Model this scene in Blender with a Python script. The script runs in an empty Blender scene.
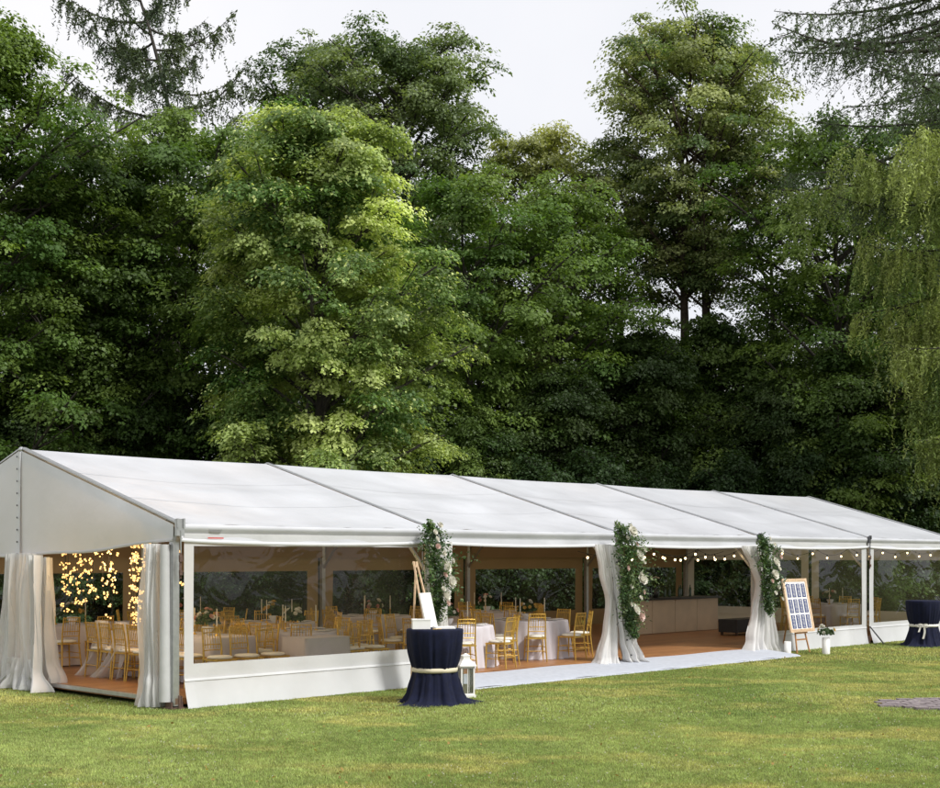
import bpy, math, random
import numpy as np
from mathutils import Vector, Matrix
PI = math.pi
R = math.radians
S = bpy.context.scene
COL = S.collection
random.seed(5)

# ------------------------------------------------------------------ scene frame
CAM_H = 2.01
F = 1340.225            # focal length in photo pixels (photo 940 wide)
HZ = 556.35
TH = 0.7749             # direction of the tent's long side
P0 = Vector((-4.153, 18.975, 0.0))     # front left corner post, deck level z=0
DX, DY = math.sin(TH), math.cos(TH)
RZ = math.atan2(DY, DX)
GZ = -0.15              # lawn level
BAY, WID, EAVE, RIDGE = 5.0, 9.03, 2.48, 3.78

def T(u, v, z=0.0):
    return Vector((P0.x + DX*u - DY*v, P0.y + DY*u + DX*v, z))

# ------------------------------------------------------------------ materials
MATS = {}
def mat(name, base, rough=0.6, metal=0.0, noise=0.0, nscale=8.0, bump=0.0, bscale=40.0,
        trans=0.0, spec=0.5, emit=None, estr=0.0, alpha=1.0, tint=None, bdist=0.01):
    m = bpy.data.materials.new(name); m.use_nodes = True
    nt = m.node_tree; n = nt.nodes; L = nt.links
    p = n['Principled BSDF']; out = n['Material Output']
    p.inputs['Base Color'].default_value = (*base, 1)
    p.inputs['Roughness'].default_value = rough
    p.inputs['Metallic'].default_value = metal
    p.inputs['Specular IOR Level'].default_value = spec
    if emit:
        p.inputs['Emission Color'].default_value = (*emit, 1)
        p.inputs['Emission Strength'].default_value = estr
    tc = n.new('ShaderNodeTexCoord')
    if noise > 0:
        nz = n.new('ShaderNodeTexNoise'); nz.inputs['Scale'].default_value = nscale
        nz.inputs['Detail'].default_value = 6
        L.new(tc.outputs['Object'], nz.inputs['Vector'])
        mr = n.new('ShaderNodeMapRange')
        mr.inputs['From Min'].default_value = 0.3; mr.inputs['From Max'].default_value = 0.7
        mr.inputs['To Min'].default_value = 1 - noise; mr.inputs['To Max'].default_value = 1 + noise*0.5
        L.new(nz.outputs['Fac'], mr.inputs['Value'])
        mx = n.new('ShaderNodeVectorMath'); mx.operation = 'SCALE'
        mx.inputs[0].default_value = base
        L.new(mr.outputs['Result'], mx.inputs['Scale'])
        L.new(mx.outputs['Vector'], p.inputs['Base Color'])
    if bump > 0:
        nb = n.new('ShaderNodeTexNoise'); nb.inputs['Scale'].default_value = bscale
        nb.inputs['Detail'].default_value = 4
        L.new(tc.outputs['Object'], nb.inputs['Vector'])
        bp = n.new('ShaderNodeBump'); bp.inputs['Strength'].default_value = bump
        bp.inputs['Distance'].default_value = bdist
        L.new(nb.outputs['Fac'], bp.inputs['Height']); L.new(bp.outputs['Normal'], p.inputs['Normal'])
    last = p.outputs['BSDF']
    if trans > 0:
        tr = n.new('ShaderNodeBsdfTranslucent'); tr.inputs['Color'].default_value = (*(tint or base), 1)
        ms = n.new('ShaderNodeMixShader'); ms.inputs['Fac'].default_value = trans
        L.new(last, ms.inputs[1]); L.new(tr.outputs['BSDF'], ms.inputs[2]); last = ms.outputs['Shader']
    if alpha < 1:
        ta = n.new('ShaderNodeBsdfTransparent')
        ma = n.new('ShaderNodeMixShader'); ma.inputs['Fac'].default_value = alpha
        L.new(ta.outputs['BSDF'], ma.inputs[1]); L.new(last, ma.inputs[2]); last = ma.outputs['Shader']
    L.new(last, out.inputs['Surface'])
    MATS[name] = m
    return m

def glass_mat(name, tint, ior=1.5, haze=0.06, rough=0.03, wob=0.25):
    m = bpy.data.materials.new(name); m.use_nodes = True
    nt = m.node_tree; n = nt.nodes; L = nt.links
    n.remove(n['Principled BSDF']); out = n['Material Output']
    t = n.new('ShaderNodeBsdfTransparent'); t.inputs['Color'].default_value = (*tint, 1)
    g = n.new('ShaderNodeBsdfGlossy'); g.inputs['Roughness'].default_value = rough
    d = n.new('ShaderNodeBsdfDiffuse'); d.inputs['Color'].default_value = (.6, .6, .58, 1)
    tc = n.new('ShaderNodeTexCoord'); nz = n.new('ShaderNodeTexNoise'); nz.inputs['Scale'].default_value = 1.6
    nz.inputs['Detail'].default_value = 2; nz.inputs['Distortion'].default_value = 1.2
    L.new(tc.outputs['Object'], nz.inputs['Vector'])
    b = n.new('ShaderNodeBump'); b.inputs['Strength'].default_value = wob; b.inputs['Distance'].default_value = .08
    L.new(nz.outputs['Fac'], b.inputs['Height']); L.new(b.outputs['Normal'], g.inputs['Normal'])
    fr = n.new('ShaderNodeFresnel'); fr.inputs['IOR'].default_value = ior
    m1 = n.new('ShaderNodeMixShader'); m1.inputs['Fac'].default_value = haze
    L.new(t.outputs[0], m1.inputs[1]); L.new(d.outputs[0], m1.inputs[2])
    m2 = n.new('ShaderNodeMixShader'); L.new(fr.outputs[0], m2.inputs['Fac'])
    L.new(m1.outputs[0], m2.inputs[1]); L.new(g.outputs[0], m2.inputs[2])
    L.new(m2.outputs[0], out.inputs['Surface'])
    MATS[name] = m
    return m

def leaf_mat(name, trans=0.3, rough=0.55, spec=0.35):
    m = bpy.data.materials.new(name); m.use_nodes = True
    nt = m.node_tree; n = nt.nodes; L = nt.links
    p = n['Principled BSDF']; out = n['Material Output']
    a = n.new('ShaderNodeAttribute'); a.attribute_name = 'Col'
    p.inputs['Roughness'].default_value = rough; p.inputs['Specular IOR Level'].default_value = spec
    L.new(a.outputs['Color'], p.inputs['Base Color'])
    tr = n.new('ShaderNodeBsdfTranslucent')
    g = n.new('ShaderNodeVectorMath'); g.operation = 'MULTIPLY'; g.inputs[1].default_value = (1.3, 1.35, .6)
    L.new(a.outputs['Color'], g.inputs[0]); L.new(g.outputs[0], tr.inputs['Color'])
    ms = n.new('ShaderNodeMixShader'); ms.inputs['Fac'].default_value = trans
    L.new(p.outputs[0], ms.inputs[1]); L.new(tr.outputs[0], ms.inputs[2])
    L.new(ms.outputs[0], out.inputs['Surface'])
    MATS[name] = m
    return m

M = MATS
mat('tent_pvc', (.54, .555, .59), rough=.42, noise=.13, nscale=.9, bump=.22, bscale=1.6, bdist=.10, trans=.10, tint=(.9, .80, .62))
mat('wall_pvc', (.60, .61, .62), rough=.40, noise=.09, nscale=1.2, bump=.18, bscale=2.6, bdist=.06, trans=.12, tint=(.9, .72, .5))
mat('gable_pvc', (.72, .73, .76), rough=.5, noise=.05, nscale=1.0, bump=.16, bscale=2.2, bdist=.08, trans=.10, tint=(.9, .80, .62))
mat('warm_lit_pvc', (.36, .25, .14), rough=.7, noise=.08, nscale=1.5, bump=.2, bscale=3, bdist=.05, trans=.25, tint=(.5, .32, .16))  # white wall PVC, with warm inside light put into the brown
mat('aluminium', (.50, .51, .52), rough=.38, metal=.85, noise=.12, nscale=12)
mat('aluminium_dark', (.12, .12, .13), rough=.5, metal=.6, noise=.2, nscale=20)
mat('rust_steel', (.16, .10, .08), rough=.7, metal=.4, noise=.4, nscale=30)
mat('sheer', (.90, .90, .90), rough=.85, trans=.5, alpha=.62, noise=.05, nscale=6)
mat('curtain', (.86, .85, .84), rough=.85, trans=.3, noise=.06, nscale=5, bump=.2, bscale=30)
mat('tablecloth', (.66, .62, .66), rough=.85, trans=.12, noise=.05, nscale=5)
mat('navy_cloth', (.004, .0065, .027), rough=.85, noise=.35, nscale=14, bump=.15, bscale=60, spec=.3)
mat('sash', (.62, .56, .42), rough=.6, noise=.1)
mat('white_sash', (.75, .73, .68), rough=.7, noise=.06)
mat('gold', (.66, .42, .09), rough=.32, metal=.55, noise=.25, nscale=20)
mat('cushion', (.80, .77, .68), rough=.85, noise=.05)
mat('carpet', (.43, .455, .51), rough=.95, noise=.08, nscale=10, bump=.4, bscale=200, bdist=.004)
mat('wood_warm', (.42, .20, .07), rough=.5, noise=.35, nscale=14)
mat('wood_light', (.70, .50, .33), rough=.55, noise=.25, nscale=16)
mat('wood_dark', (.08, .045, .03), rough=.5, noise=.3, nscale=12)
mat('white_paint', (.80, .79, .77), rough=.5, noise=.05, nscale=10)
mat('paper', (.82, .81, .79), rough=.8, noise=.03)
mat('navy_print', (.055, .075, .20), rough=.6, noise=.25, nscale=30)
mat('bar_panel', (.64, .52, .38), rough=.55, noise=.12, nscale=2)
mat('black_top', (.012, .012, .014), rough=.3, noise=.2)
mat('dark_leather', (.02, .024, .03), rough=.45, noise=.3, nscale=9)
mat('red_print', (.55, .05, .04), rough=.6, noise=.1)
mat('grey_print', (.25, .25, .26), rough=.6, noise=.1)
mat('blossom_white', (.82, .80, .72), rough=.7, trans=.25, noise=.06, nscale=20)
mat('blossom_blush', (.80, .62, .56), rough=.7, trans=.25, noise=.08, nscale=20)
mat('blossom_pink', (.70, .36, .30), rough=.7, trans=.25, noise=.12, nscale=20)
mat('blossom_yellow', (.70, .48, .14), rough=.7, trans=.2, noise=.1, nscale=20)
mat('candle', (.82, .78, .66), rough=.5, trans=.2)
mat('cable', (.02, .02, .02), rough=.6)
mat('socket', (.03, .03, .03), rough=.5)
mat('bulb_warm', (.9, .8, .6), rough=.3, emit=(1.0, .70, .36), estr=5.0)
mat('blossom_light', (.9, .8, .6), rough=.3, emit=(1.0, .50, .14), estr=1.2)
mat('bark', (.05, .043, .036), rough=.9, noise=.45, nscale=5, bump=.8, bscale=12, bdist=.05)
mat('bark_red', (.075, .050, .038), rough=.9, noise=.45, nscale=5, bump=.8, bscale=12, bdist=.05)
mat('stone_paving', (.22, .185, .19), rough=.9, noise=.35, nscale=9, bump=.6, bscale=25)
glass_mat('clear_pvc', (.88, .89, .85), ior=1.42, haze=.008, rough=.04, wob=.22)
glass_mat('lantern_glass', (.93, .94, .93), ior=1.4, haze=.02, wob=.02)
leaf_mat('foliage', .40, rough=.5, spec=.3)
leaf_mat('needles', .22)
leaf_mat('garland_leaf', .2, rough=.5)
leaf_mat('grass_blade', .35, rough=.7, spec=.2)

def wood_floor():
    m = bpy.data.materials.new('wood_floor'); m.use_nodes = True
    nt = m.node_tree; n = nt.nodes; L = nt.links; p = n['Principled BSDF']
    tc = n.new('ShaderNodeTexCoord'); br = n.new('ShaderNodeTexBrick')
    br.inputs['Scale'].default_value = 1.0; br.inputs['Brick Width'].default_value = 1.8
    br.inputs['Row Height'].default_value = .14; br.inputs['Mortar Size'].default_value = .004
    br.inputs['Color1'].default_value = (.42, .20, .075, 1); br.inputs['Color2'].default_value = (.31, .135, .052, 1)
    br.inputs['Mortar'].default_value = (.04, .02, .01, 1); br.offset = .37
    L.new(tc.outputs['Object'], br.inputs['Vector'])
    nz = n.new('ShaderNodeTexNoise'); nz.inputs['Scale'].default_value = 3.0; nz.inputs['Detail'].default_value = 8
    mp = n.new('ShaderNodeMapping'); mp.inputs['Scale'].default_value = (1, 14, 1)
    L.new(tc.outputs['Object'], mp.inputs['Vector']); L.new(mp.outputs['Vector'], nz.inputs['Vector'])
    mx = n.new('ShaderNodeMix'); mx.data_type = 'RGBA'; mx.blend_type = 'MULTIPLY'; mx.inputs['Factor'].default_value = .55
    cr = n.new('ShaderNodeValToRGB'); cr.color_ramp.elements[0].position = .3; cr.color_ramp.elements[0].color = (.45, .42, .4, 1)
    cr.color_ramp.elements[1].position = .7; cr.color_ramp.elements[1].color = (1.25, 1.2, 1.15, 1)
    L.new(nz.outputs['Fac'], cr.inputs['Fac']); L.new(br.outputs['Color'], mx.inputs['A']); L.new(cr.outputs['Color'], mx.inputs['B'])
    L.new(mx.outputs['Result'], p.inputs['Base Color']); p.inputs['Roughness'].default_value = .38
    M['wood_floor'] = m
wood_floor()

def ground_mat():
    m = bpy.data.materials.new('lawn_soil'); m.use_nodes = True
    nt = m.node_tree; n = nt.nodes; L = nt.links; p = n['Principled BSDF']
    tc = n.new('ShaderNodeTexCoord')
    def noise(sc, det=5):
        z = n.new('ShaderNodeTexNoise'); z.inputs['Scale'].default_value = sc; z.inputs['Detail'].default_value = det
        L.new(tc.outputs['Object'], z.inputs['Vector']); return z
    z1, z2 = noise(.35), noise(22, 8)
    c1 = n.new('ShaderNodeValToRGB'); e = c1.color_ramp.elements
    e[0].position = .32; e[0].color = (.085, .125, .03, 1); e[1].position = .68; e[1].color = (.19, .18, .05, 1)
    L.new(z1.outputs['Fac'], c1.inputs['Fac'])
    c2 = n.new('ShaderNodeValToRGB'); e = c2.color_ramp.elements
    e[0].position = .3; e[0].color = (.5, .5, .5, 1); e[1].position = .7; e[1].color = (1.25, 1.2, 1.1, 1)
    L.new(z2.outputs['Fac'], c2.inputs['Fac'])
    mx = n.new('ShaderNodeMix'); mx.data_type = 'RGBA'; mx.blend_type = 'MULTIPLY'; mx.inputs['Factor'].default_value = 1
    L.new(c1.outputs['Color'], mx.inputs['A']); L.new(c2.outputs['Color'], mx.inputs['B'])
    L.new(mx.outputs['Result'], p.inputs['Base Color']); p.inputs['Roughness'].default_value = .95
    p.inputs['Specular IOR Level'].default_value = .1
    b = n.new('ShaderNodeBump'); b.inputs['Strength'].default_value = .8; b.inputs['Distance'].default_value = .03
    L.new(z2.outputs['Fac'], b.inputs['Height']); L.new(b.outputs['Normal'], p.inputs['Normal'])
    M['lawn_soil'] = m
ground_mat()

# ------------------------------------------------------------------ mesh builder
class MB:
    def __init__(s): s.v = []; s.f = []; s.sm = []
    def add(s, vs, fs, smooth=False):
        o = len(s.v); s.v += [tuple(p) for p in vs]
        s.f += [tuple(i + o for i in q) for q in fs]; s.sm += [smooth]*len(fs); return s
    def box(s, c, d, rz=0.0, rx=0.0, ry=0.0):
        m = Matrix.Rotation(rz, 3, 'Z') @ Matrix.Rotation(ry, 3, 'Y') @ Matrix.Rotation(rx, 3, 'X')
        c = Vector(c)
        vs = [c + m @ Vector((sx*d[0]/2, sy*d[1]/2, sz*d[2]/2)) for sx in (-1, 1) for sy in (-1, 1) for sz in (-1, 1)]
        return s.add(vs, [(0, 1, 3, 2), (4, 6, 7, 5), (0, 4, 5, 1), (2, 3, 7, 6), (0, 2, 6, 4), (1, 5, 7, 3)])
    def bar(s, a, b, w, h, up=(0, 0, 1)):
        a = Vector(a); b = Vector(b); t = (b - a).normalized(); up = Vector(up)
        x = t.cross(up)
        if x.length < 1e-4: x = t.cross(Vector((1, 0, 0)))
        x.normalize(); y = x.cross(t)
        vs = [p + x*sx*w/2 + y*sy*h/2 for p in (a, b) for sx, sy in ((-1, -1), (1, -1), (1, 1), (-1, 1))]
        return s.add(vs, [(0, 3, 2, 1), (4, 5, 6, 7), (0, 1, 5, 4), (1, 2, 6, 5), (2, 3, 7, 6), (3, 0, 4, 7)])
    def tube(s, pts, rad, n=8, caps=True):
        pts = [Vector(p) for p in pts]
        if not isinstance(rad, (list, tuple)): rad = [rad]*len(pts)
        vs = []; prev = None
        for i, p in enumerate(pts):
            t = (pts[min(i+1, len(pts)-1)] - pts[max(i-1, 0)])
            t = t.normalized() if t.length > 1e-6 else Vector((0, 0, 1))
            if prev is None:
                x = t.cross(Vector((0, 0, 1)))
                if x.length < .05: x = t.cross(Vector((1, 0, 0)))
            else:
                x = prev - t*prev.dot(t)
                if x.length < 1e-5: x = t.cross(Vector((1, .3, 0)))
            x.normalize(); prev = x; y = t.cross(x)
            for k in range(n):
                a = 2*PI*k/n; vs.append(p + x*math.cos(a)*rad[i] + y*math.sin(a)*rad[i])
        fs = []
        for i in range(len(pts)-1):
            for k in range(n):
                fs.append((i*n+k, i*n+(k+1) % n, (i+1)*n+(k+1) % n, (i+1)*n+k))
        s.add(vs, fs, True)
        if caps:
            s.add(vs[:n], [tuple(reversed(range(n)))]); s.add(vs[-n:], [tuple(range(n))])
        return s
    def lathe(s, prof, n=24, c=(0, 0, 0), wob=None, sx=1, sy=1, cap=True):
        # prof: (r, z); wob(theta, i) -> dr
        vs = []
        for i, (r, z) in enumerate(prof):
            for k in range(n):
                a = 2*PI*k/n; rr = r + (wob(a, i) if wob else 0)
                vs.append((c[0]+rr*math.cos(a)*sx, c[1]+rr*math.sin(a)*sy, c[2]+z))
        fs = [(i*n+k, i*n+(k+1) % n, (i+1)*n+(k+1) % n, (i+1)*n+k) for i in range(len(prof)-1) for k in range(n)]
        s.add(vs, fs, True)
        if cap: s.add(vs[-n:], [tuple(range(n))])
        return s
    def sheet(s, fn, nu, nv, smooth=True):
        vs = [fn(i/nu, j/nv) for j in range(nv+1) for i in range(nu+1)]
        w = nu+1
        fs = [(j*w+i, j*w+i+1, (j+1)*w+i+1, (j+1)*w+i) for j in range(nv) for i in range(nu)]
        return s.add(vs, fs, smooth)
    def ball(s, c, r, n=10, m=6, sz=1.0):
        prof = [(max(1e-4, r*math.sin(PI*i/m)), -r*sz*math.cos(PI*i/m)) for i in range(m+1)]
        return s.lathe(prof, n, c, cap=False)
    def build(s, name, material, parent=None, loc=(0, 0, 0)):
        me = bpy.data.meshes.new(name); me.from_pydata(s.v, [], s.f)
        me.polygons.foreach_set('use_smooth', s.sm); me.materials.append(M[material] if isinstance(material, str) else material)
        me.update()
        o = bpy.data.objects.new(name, me); COL.objects.link(o); o.location = loc
        if parent: o.parent = parent
        return o

def tag(o, label=None, cat=None, group=None, kind=None):
    if label: o['label'] = label
    if cat: o['category'] = cat
    if group: o['group'] = group
    if kind: o['kind'] = kind
    return o
def thing(name, label, cat, loc=(0, 0, 0), rz=0.0, group=None):
    o = bpy.data.objects.new(name, None); COL.objects.link(o); o.empty_display_size = .2
    o.location = loc; o.rotation_euler = (0, 0, rz)
    return tag(o, label, cat, group)
def copy_tree(o, parent=None):
    kids = list(o.children)
    c = o.copy(); COL.objects.link(c); c.parent = parent
    for ch in kids: copy_tree(ch, c)
    return c
def dup(o, loc, rz, label, group=None, sc=None):
    c = copy_tree(o); c.location = loc; c.rotation_euler = (0, 0, rz); c['label'] = label
    if group: c['group'] = group
    if sc: c.scale = sc if isinstance(sc, tuple) else (sc, sc, sc)
    return c

def leaf_obj(name, cen, nor, axis, size, width, col, material, parent=None, fold=.12):
    """many small rhombic leaves as one mesh. all arrays N x 3 / N"""
    cen = np.asarray(cen, np.float32); N = len(cen)
    nor = nor/np.maximum(np.linalg.norm(nor, axis=1, keepdims=True), 1e-6)
    axis = axis - nor*np.sum(axis*nor, axis=1, keepdims=True)
    axis = axis/np.maximum(np.linalg.norm(axis, axis=1, keepdims=True), 1e-6)
    side = np.cross(nor, axis)
    h = (size/2)[:, None]; w = (width/2)[:, None]
    V = np.empty((N, 4, 3), np.float32)
    V[:, 0] = cen - axis*h; V[:, 1] = cen + side*w + nor*h*fold - axis*h*.1
    V[:, 2] = cen + axis*h; V[:, 3] = cen - side*w + nor*h*fold - axis*h*.1
    me = bpy.data.meshes.new(name)
    me.vertices.add(N*4); me.vertices.foreach_set('co', V.reshape(-1))
    me.loops.add(N*4); me.loops.foreach_set('vertex_index', np.arange(N*4, dtype=np.int32))
    me.polygons.add(N); me.polygons.foreach_set('loop_start', np.arange(0, N*4, 4, dtype=np.int32))
    me.polygons.foreach_set('loop_total', np.full(N, 4, np.int32))
    at = me.color_attributes.new('Col', 'FLOAT_COLOR', 'POINT')
    C = np.ones((N, 4, 4), np.float32); C[:, :, :3] = np.asarray(col, np.float32)[:, None, :]
    at.data.foreach_set('color', C.reshape(-1))
    me.materials.append(M[material]); me.update(); me.validate()
    o = bpy.data.objects.new(name, me); COL.objects.link(o)
    if parent: o.parent = parent
    return o

# ------------------------------------------------------------------ ground
g = MB(); Z = GZ
g.sheet(lambda a, b: (-400+800*a, -60+760*b, Z), 60, 60, False)
tag(g.build('ground', 'lawn_soil'), kind='structure')

# ------------------------------------------------------------------ the tent
tent = thing('party_tent', 'long white frame party tent with clear side windows on the lawn', 'tent', T(0, 0, GZ), RZ)
def tz(z): return z - GZ          # tent-local height
HALF = WID/2
def roof_z(v):                     # height of the fabric over the width
    q = min(v, WID-v)/HALF
    return EAVE + (RIDGE-EAVE)*q
# deck
fl = MB().box((12.5, HALF, -.045), (25.04, WID-.02, .09)).build('floor', 'wood_floor', None, (0, 0, 0))
fl.location = T(0, 0, 0); fl.rotation_euler = (0, 0, RZ); tag(fl, kind='structure')
de = MB()
de.box((-.045, HALF, -.035), (.05, WID-.3, .055))
de.build('edge_rail', 'aluminium', None)
o = bpy.data.objects['edge_rail']; o.location = T(0, 0, 0); o.rotation_euler = (0, 0, RZ)
tag(o, 'thin grey metal edge rail along the wooden deck under the gable', 'edge rail')

# frames: posts, rafters
for i in range(6):
    u = BAY*i
    for v in (0.0, WID):
        pb = MB(); s = 1 if v == 0 else -1
        pb.box((u, v + s*.06, (tz(EAVE-.10))/2+.02), (.10, .10, tz(EAVE-.10)-.04))
        # keder grooves
        pb.box((u-.054, v + s*.06, tz(1.1)), (.008, .03, 2.2)); pb.box((u+.054, v + s*.06, tz(1.1)), (.008, .03, 2.2))
        post = pb.build('post', 'aluminium', tent)
        bp = MB().box((u, v + s*.06, .012), (.24, .24, .024)).box((u-.09, v+s*.06, .06), (.02, .16, .08)).box((u+.09, v+s*.06, .06), (.02, .16, .08))
        bp.tube([(u-.02, v-s*.10, .0), (u-.02, v-s*.10, .20)], .018).tube([(u+.07, v-s*.02, .0), (u+.07, v-s*.02, .18)], .014)
        bp.build('base_plate', 'rust_steel', post)
    for s, v0 in ((1, 0.0), (-1, WID)):
        a = (u, v0 + s*.06, tz(EAVE-.12)); b = (u, HALF, tz(RIDGE-.12))
        MB().bar(a, b, .09, .16).build('rafter', 'aluminium', tent)
    # haunch brackets
    for s, v0 in ((1, 0.0), (-1, WID)):
        MB().bar((u, v0+s*.1, tz(EAVE-.75)), (u, v0+s*.85, tz(EAVE+.06)), .04, .05).build('knee_brace', 'aluminium', tent)
pur = [(.06, EAVE-.14), (2.2, roof_z(2.2)-.13), (HALF, RIDGE-.13), (WID-2.2, roof_z(2.2)-.13), (WID-.06, EAVE-.14)]
for (v, z) in pur:
    for i in range(5):
        MB().bar((BAY*i+.05, v, tz(z)), (BAY*(i+1)-.05, v, tz(z)), .07, .10).build('purlin', 'aluminium', tent)

# roof skins: one sheet a bay and side
rng = random.Random(3)
for i in range(5):
    for s in (0, 1):
        ph = rng.random()*6
        def fn(a, b, i=i, s=s, ph=ph):
            u = BAY*i + .03 + (BAY-.06)*a
            v = HALF*(1-b)
            q = v/HALF
            z = EAVE + (RIDGE-EAVE)*q
            # sag between ridge, purlin and eave; taut at the frames
            e = math.sin(PI*a)
            kp = 2.2/HALF
            loc = (q/kp) if q < kp else (q-kp)/(1-kp)
            z -= .085*e*math.sin(PI*min(max(loc, 0), 1)) + .018*e
            z += .006*math.sin(a*17+ph+q*5)*e*math.sin(PI*q)
            ed = min(a, 1-a); z += .010*math.exp(-q*9)*math.sin((ed*34+q*30)+ph)*math.exp(-ed*5) + .004*math.exp(-q*14)*math.sin(a*70+ph)
            return (u, v if s == 0 else WID-v, tz(z))
        MB().sheet(fn, 30, 26).build('roof_panel', 'tent_pvc', tent)
        ws = MB()
        for qq in (.33, .655):
            def fw(a, b, qq=qq):
                p = fn(a, 1-qq-.006+.012*b); return (p[0], p[1], p[2]+.003)
            ws.sheet(fw, 30, 1)
            ws.build('weld_strip', 'tent_pvc', tent); ws = MB()
        # rounded edge over the eave beam, then the hanging valance
        def fv(a, b, i=i, s=s, ph=ph):
            u = BAY*i + .03 + (BAY-.06)*a; e = math.sin(PI*a)
            if b < .25:
                k = b/.25; v = -.06*math.sin(k*PI/2); z = EAVE - .018*e*(1-k) - .07*k*k
            elif b < .5:
                k = (b-.25)/.25; v = -.06 + .045*k; z = EAVE - .07 - .09*k
            else:
                k = (b-.5)/.5
                v = -.015 - .035*k - .012*math.sin(a*PI*9+ph)*k*e
                z = EAVE - .16 - (.095+.05*e**.7)*k
            return (u, v if s == 0 else WID-v, tz(z))
        vl = MB().sheet(fv, 40, 16).build('valance', 'tent_pvc', tent)
        def fh(a, b, fv=fv, s=s):
            p = fv(a, 1.0); p2 = fv(a, .9)
            y = p[1] + (-.008 if s == 0 else .008)
            return (p[0], y + (-.010 if s == 0 else .010)*math.sin(b*PI), p[2]-.004+.05*b)
        MB().sheet(fh, 40, 4).build('hem', 'gable_pvc', vl)
# frame cover strips on the roof (keder profile) and the small clamp at each eave
for i in range(6):
    u = BAY*i
    for s, v0 in ((1, 0.0), (-1, WID)):
        w = .036 if 0 < i < 5 else .09
        MB().bar((u, v0-s*.045, tz(EAVE+.006)), (u, HALF, tz(RIDGE+.022)), w, .022).build('seam_strip', 'aluminium', tent)
        cb = MB()
        sc = 1.0 if i in (0, 5) else .7
        cb.box((u, v0-s*.075, tz(EAVE-.06)), (.13*sc, .05, .24*sc)).box((u-.05*sc, v0-s*.105, tz(EAVE-.0)), (.03*sc, .03, .13*sc)).box((u+.05*sc, v0-s*.105, tz(EAVE-.0)), (.03*sc, .03, .13*sc))
        cb.tube([(u, v0-s*.10, tz(EAVE-.1)), (u+.01, v0-s*.09, tz(EAVE-.42))], .012)
        cb.build('corner_clamp', 'aluminium_dark' if i not in (0,) else 'aluminium', tent)
        if i in (0, 4):
            sb = MB().bar((u+.0, v0-s*.10, tz(EAVE-.42)), (u+.005, v0-s*.085, tz(EAVE-.78)), .035, .012, (0, 1, 0))
            sb.box((u, v0-s*.105, tz(EAVE-.50)), (.05, .03, .09)).box((u, v0-s*.105, tz(EAVE-.70)), (.045, .03, .07))
            sb.build('ratchet_strap', 'rust_steel', tent)
# printed maker's tag on the valance (unreadable in the photo): grey lines over a red bar
lb = MB()
for k in range(3): lb.box((.62, -.052, tz(EAVE-.085-.016*k)), (.24-.03*k, .004, .006))
lb.build('print', 'grey_print', tent); MB().box((.62, -.062, tz(EAVE-.205)), (.27, .004, .018)).build('red_bar', 'red_print', tent)

# gables
def gable(u, s):
    def fn(a, b):
        v = WID*a; e = math.sin(PI*min(v, WID-v)/HALF*.5)
        top = roof_z(v) - .02
        bot = 2.23 - .24*(1-abs(v-HALF)/HALF)**.8 + .02*math.sin(v*2.1)
        if s > 0: bot = 2.2
        z = top + (bot-top)*b
        bulge = .05*math.sin(PI*b)*math.sin(PI*(abs(v-HALF)/HALF))
        rip = .006*math.sin(v*13+b*2)*b*b + .008*math.sin(v*5.3)*b
        return (u - s*0 - (bulge+rip)*(1 if s < 0 else -1), v, tz(z))
    gp = MB().sheet(fn, 90, 20).build('gable_panel', 'gable_pvc', tent)
    if s < 0:
        sm = MB().bar((u-.035, HALF, tz(1.96)), (u-.02, HALF, tz(RIDGE-.05)), .10, .012, (1, 0, 0))
        sm.build('seam_flap', 'gable_pvc', gp)
        for k in range(9):
            z = 2.05 + k*.20; MB().tube([(u-.05, HALF+.0, tz(z)), (u-.058, HALF, tz(z))], .016, 8).build('eyelet', 'aluminium_dark', gp)
        def fh(a, b):
            p = fn(a, 1.0); return (p[0]-.008-.008*math.sin(PI*b), p[1], p[2]-.004+.045*b)
        MB().sheet(fh, 90, 3).build('hem', 'wall_pvc', gp)
gable(-.055, -1); gable(25.055, 1)
MB().ball((-.03, HALF, tz(RIDGE-.01)), .05, 12, 8).build('ridge_cap', 'aluminium', tent)

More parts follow.
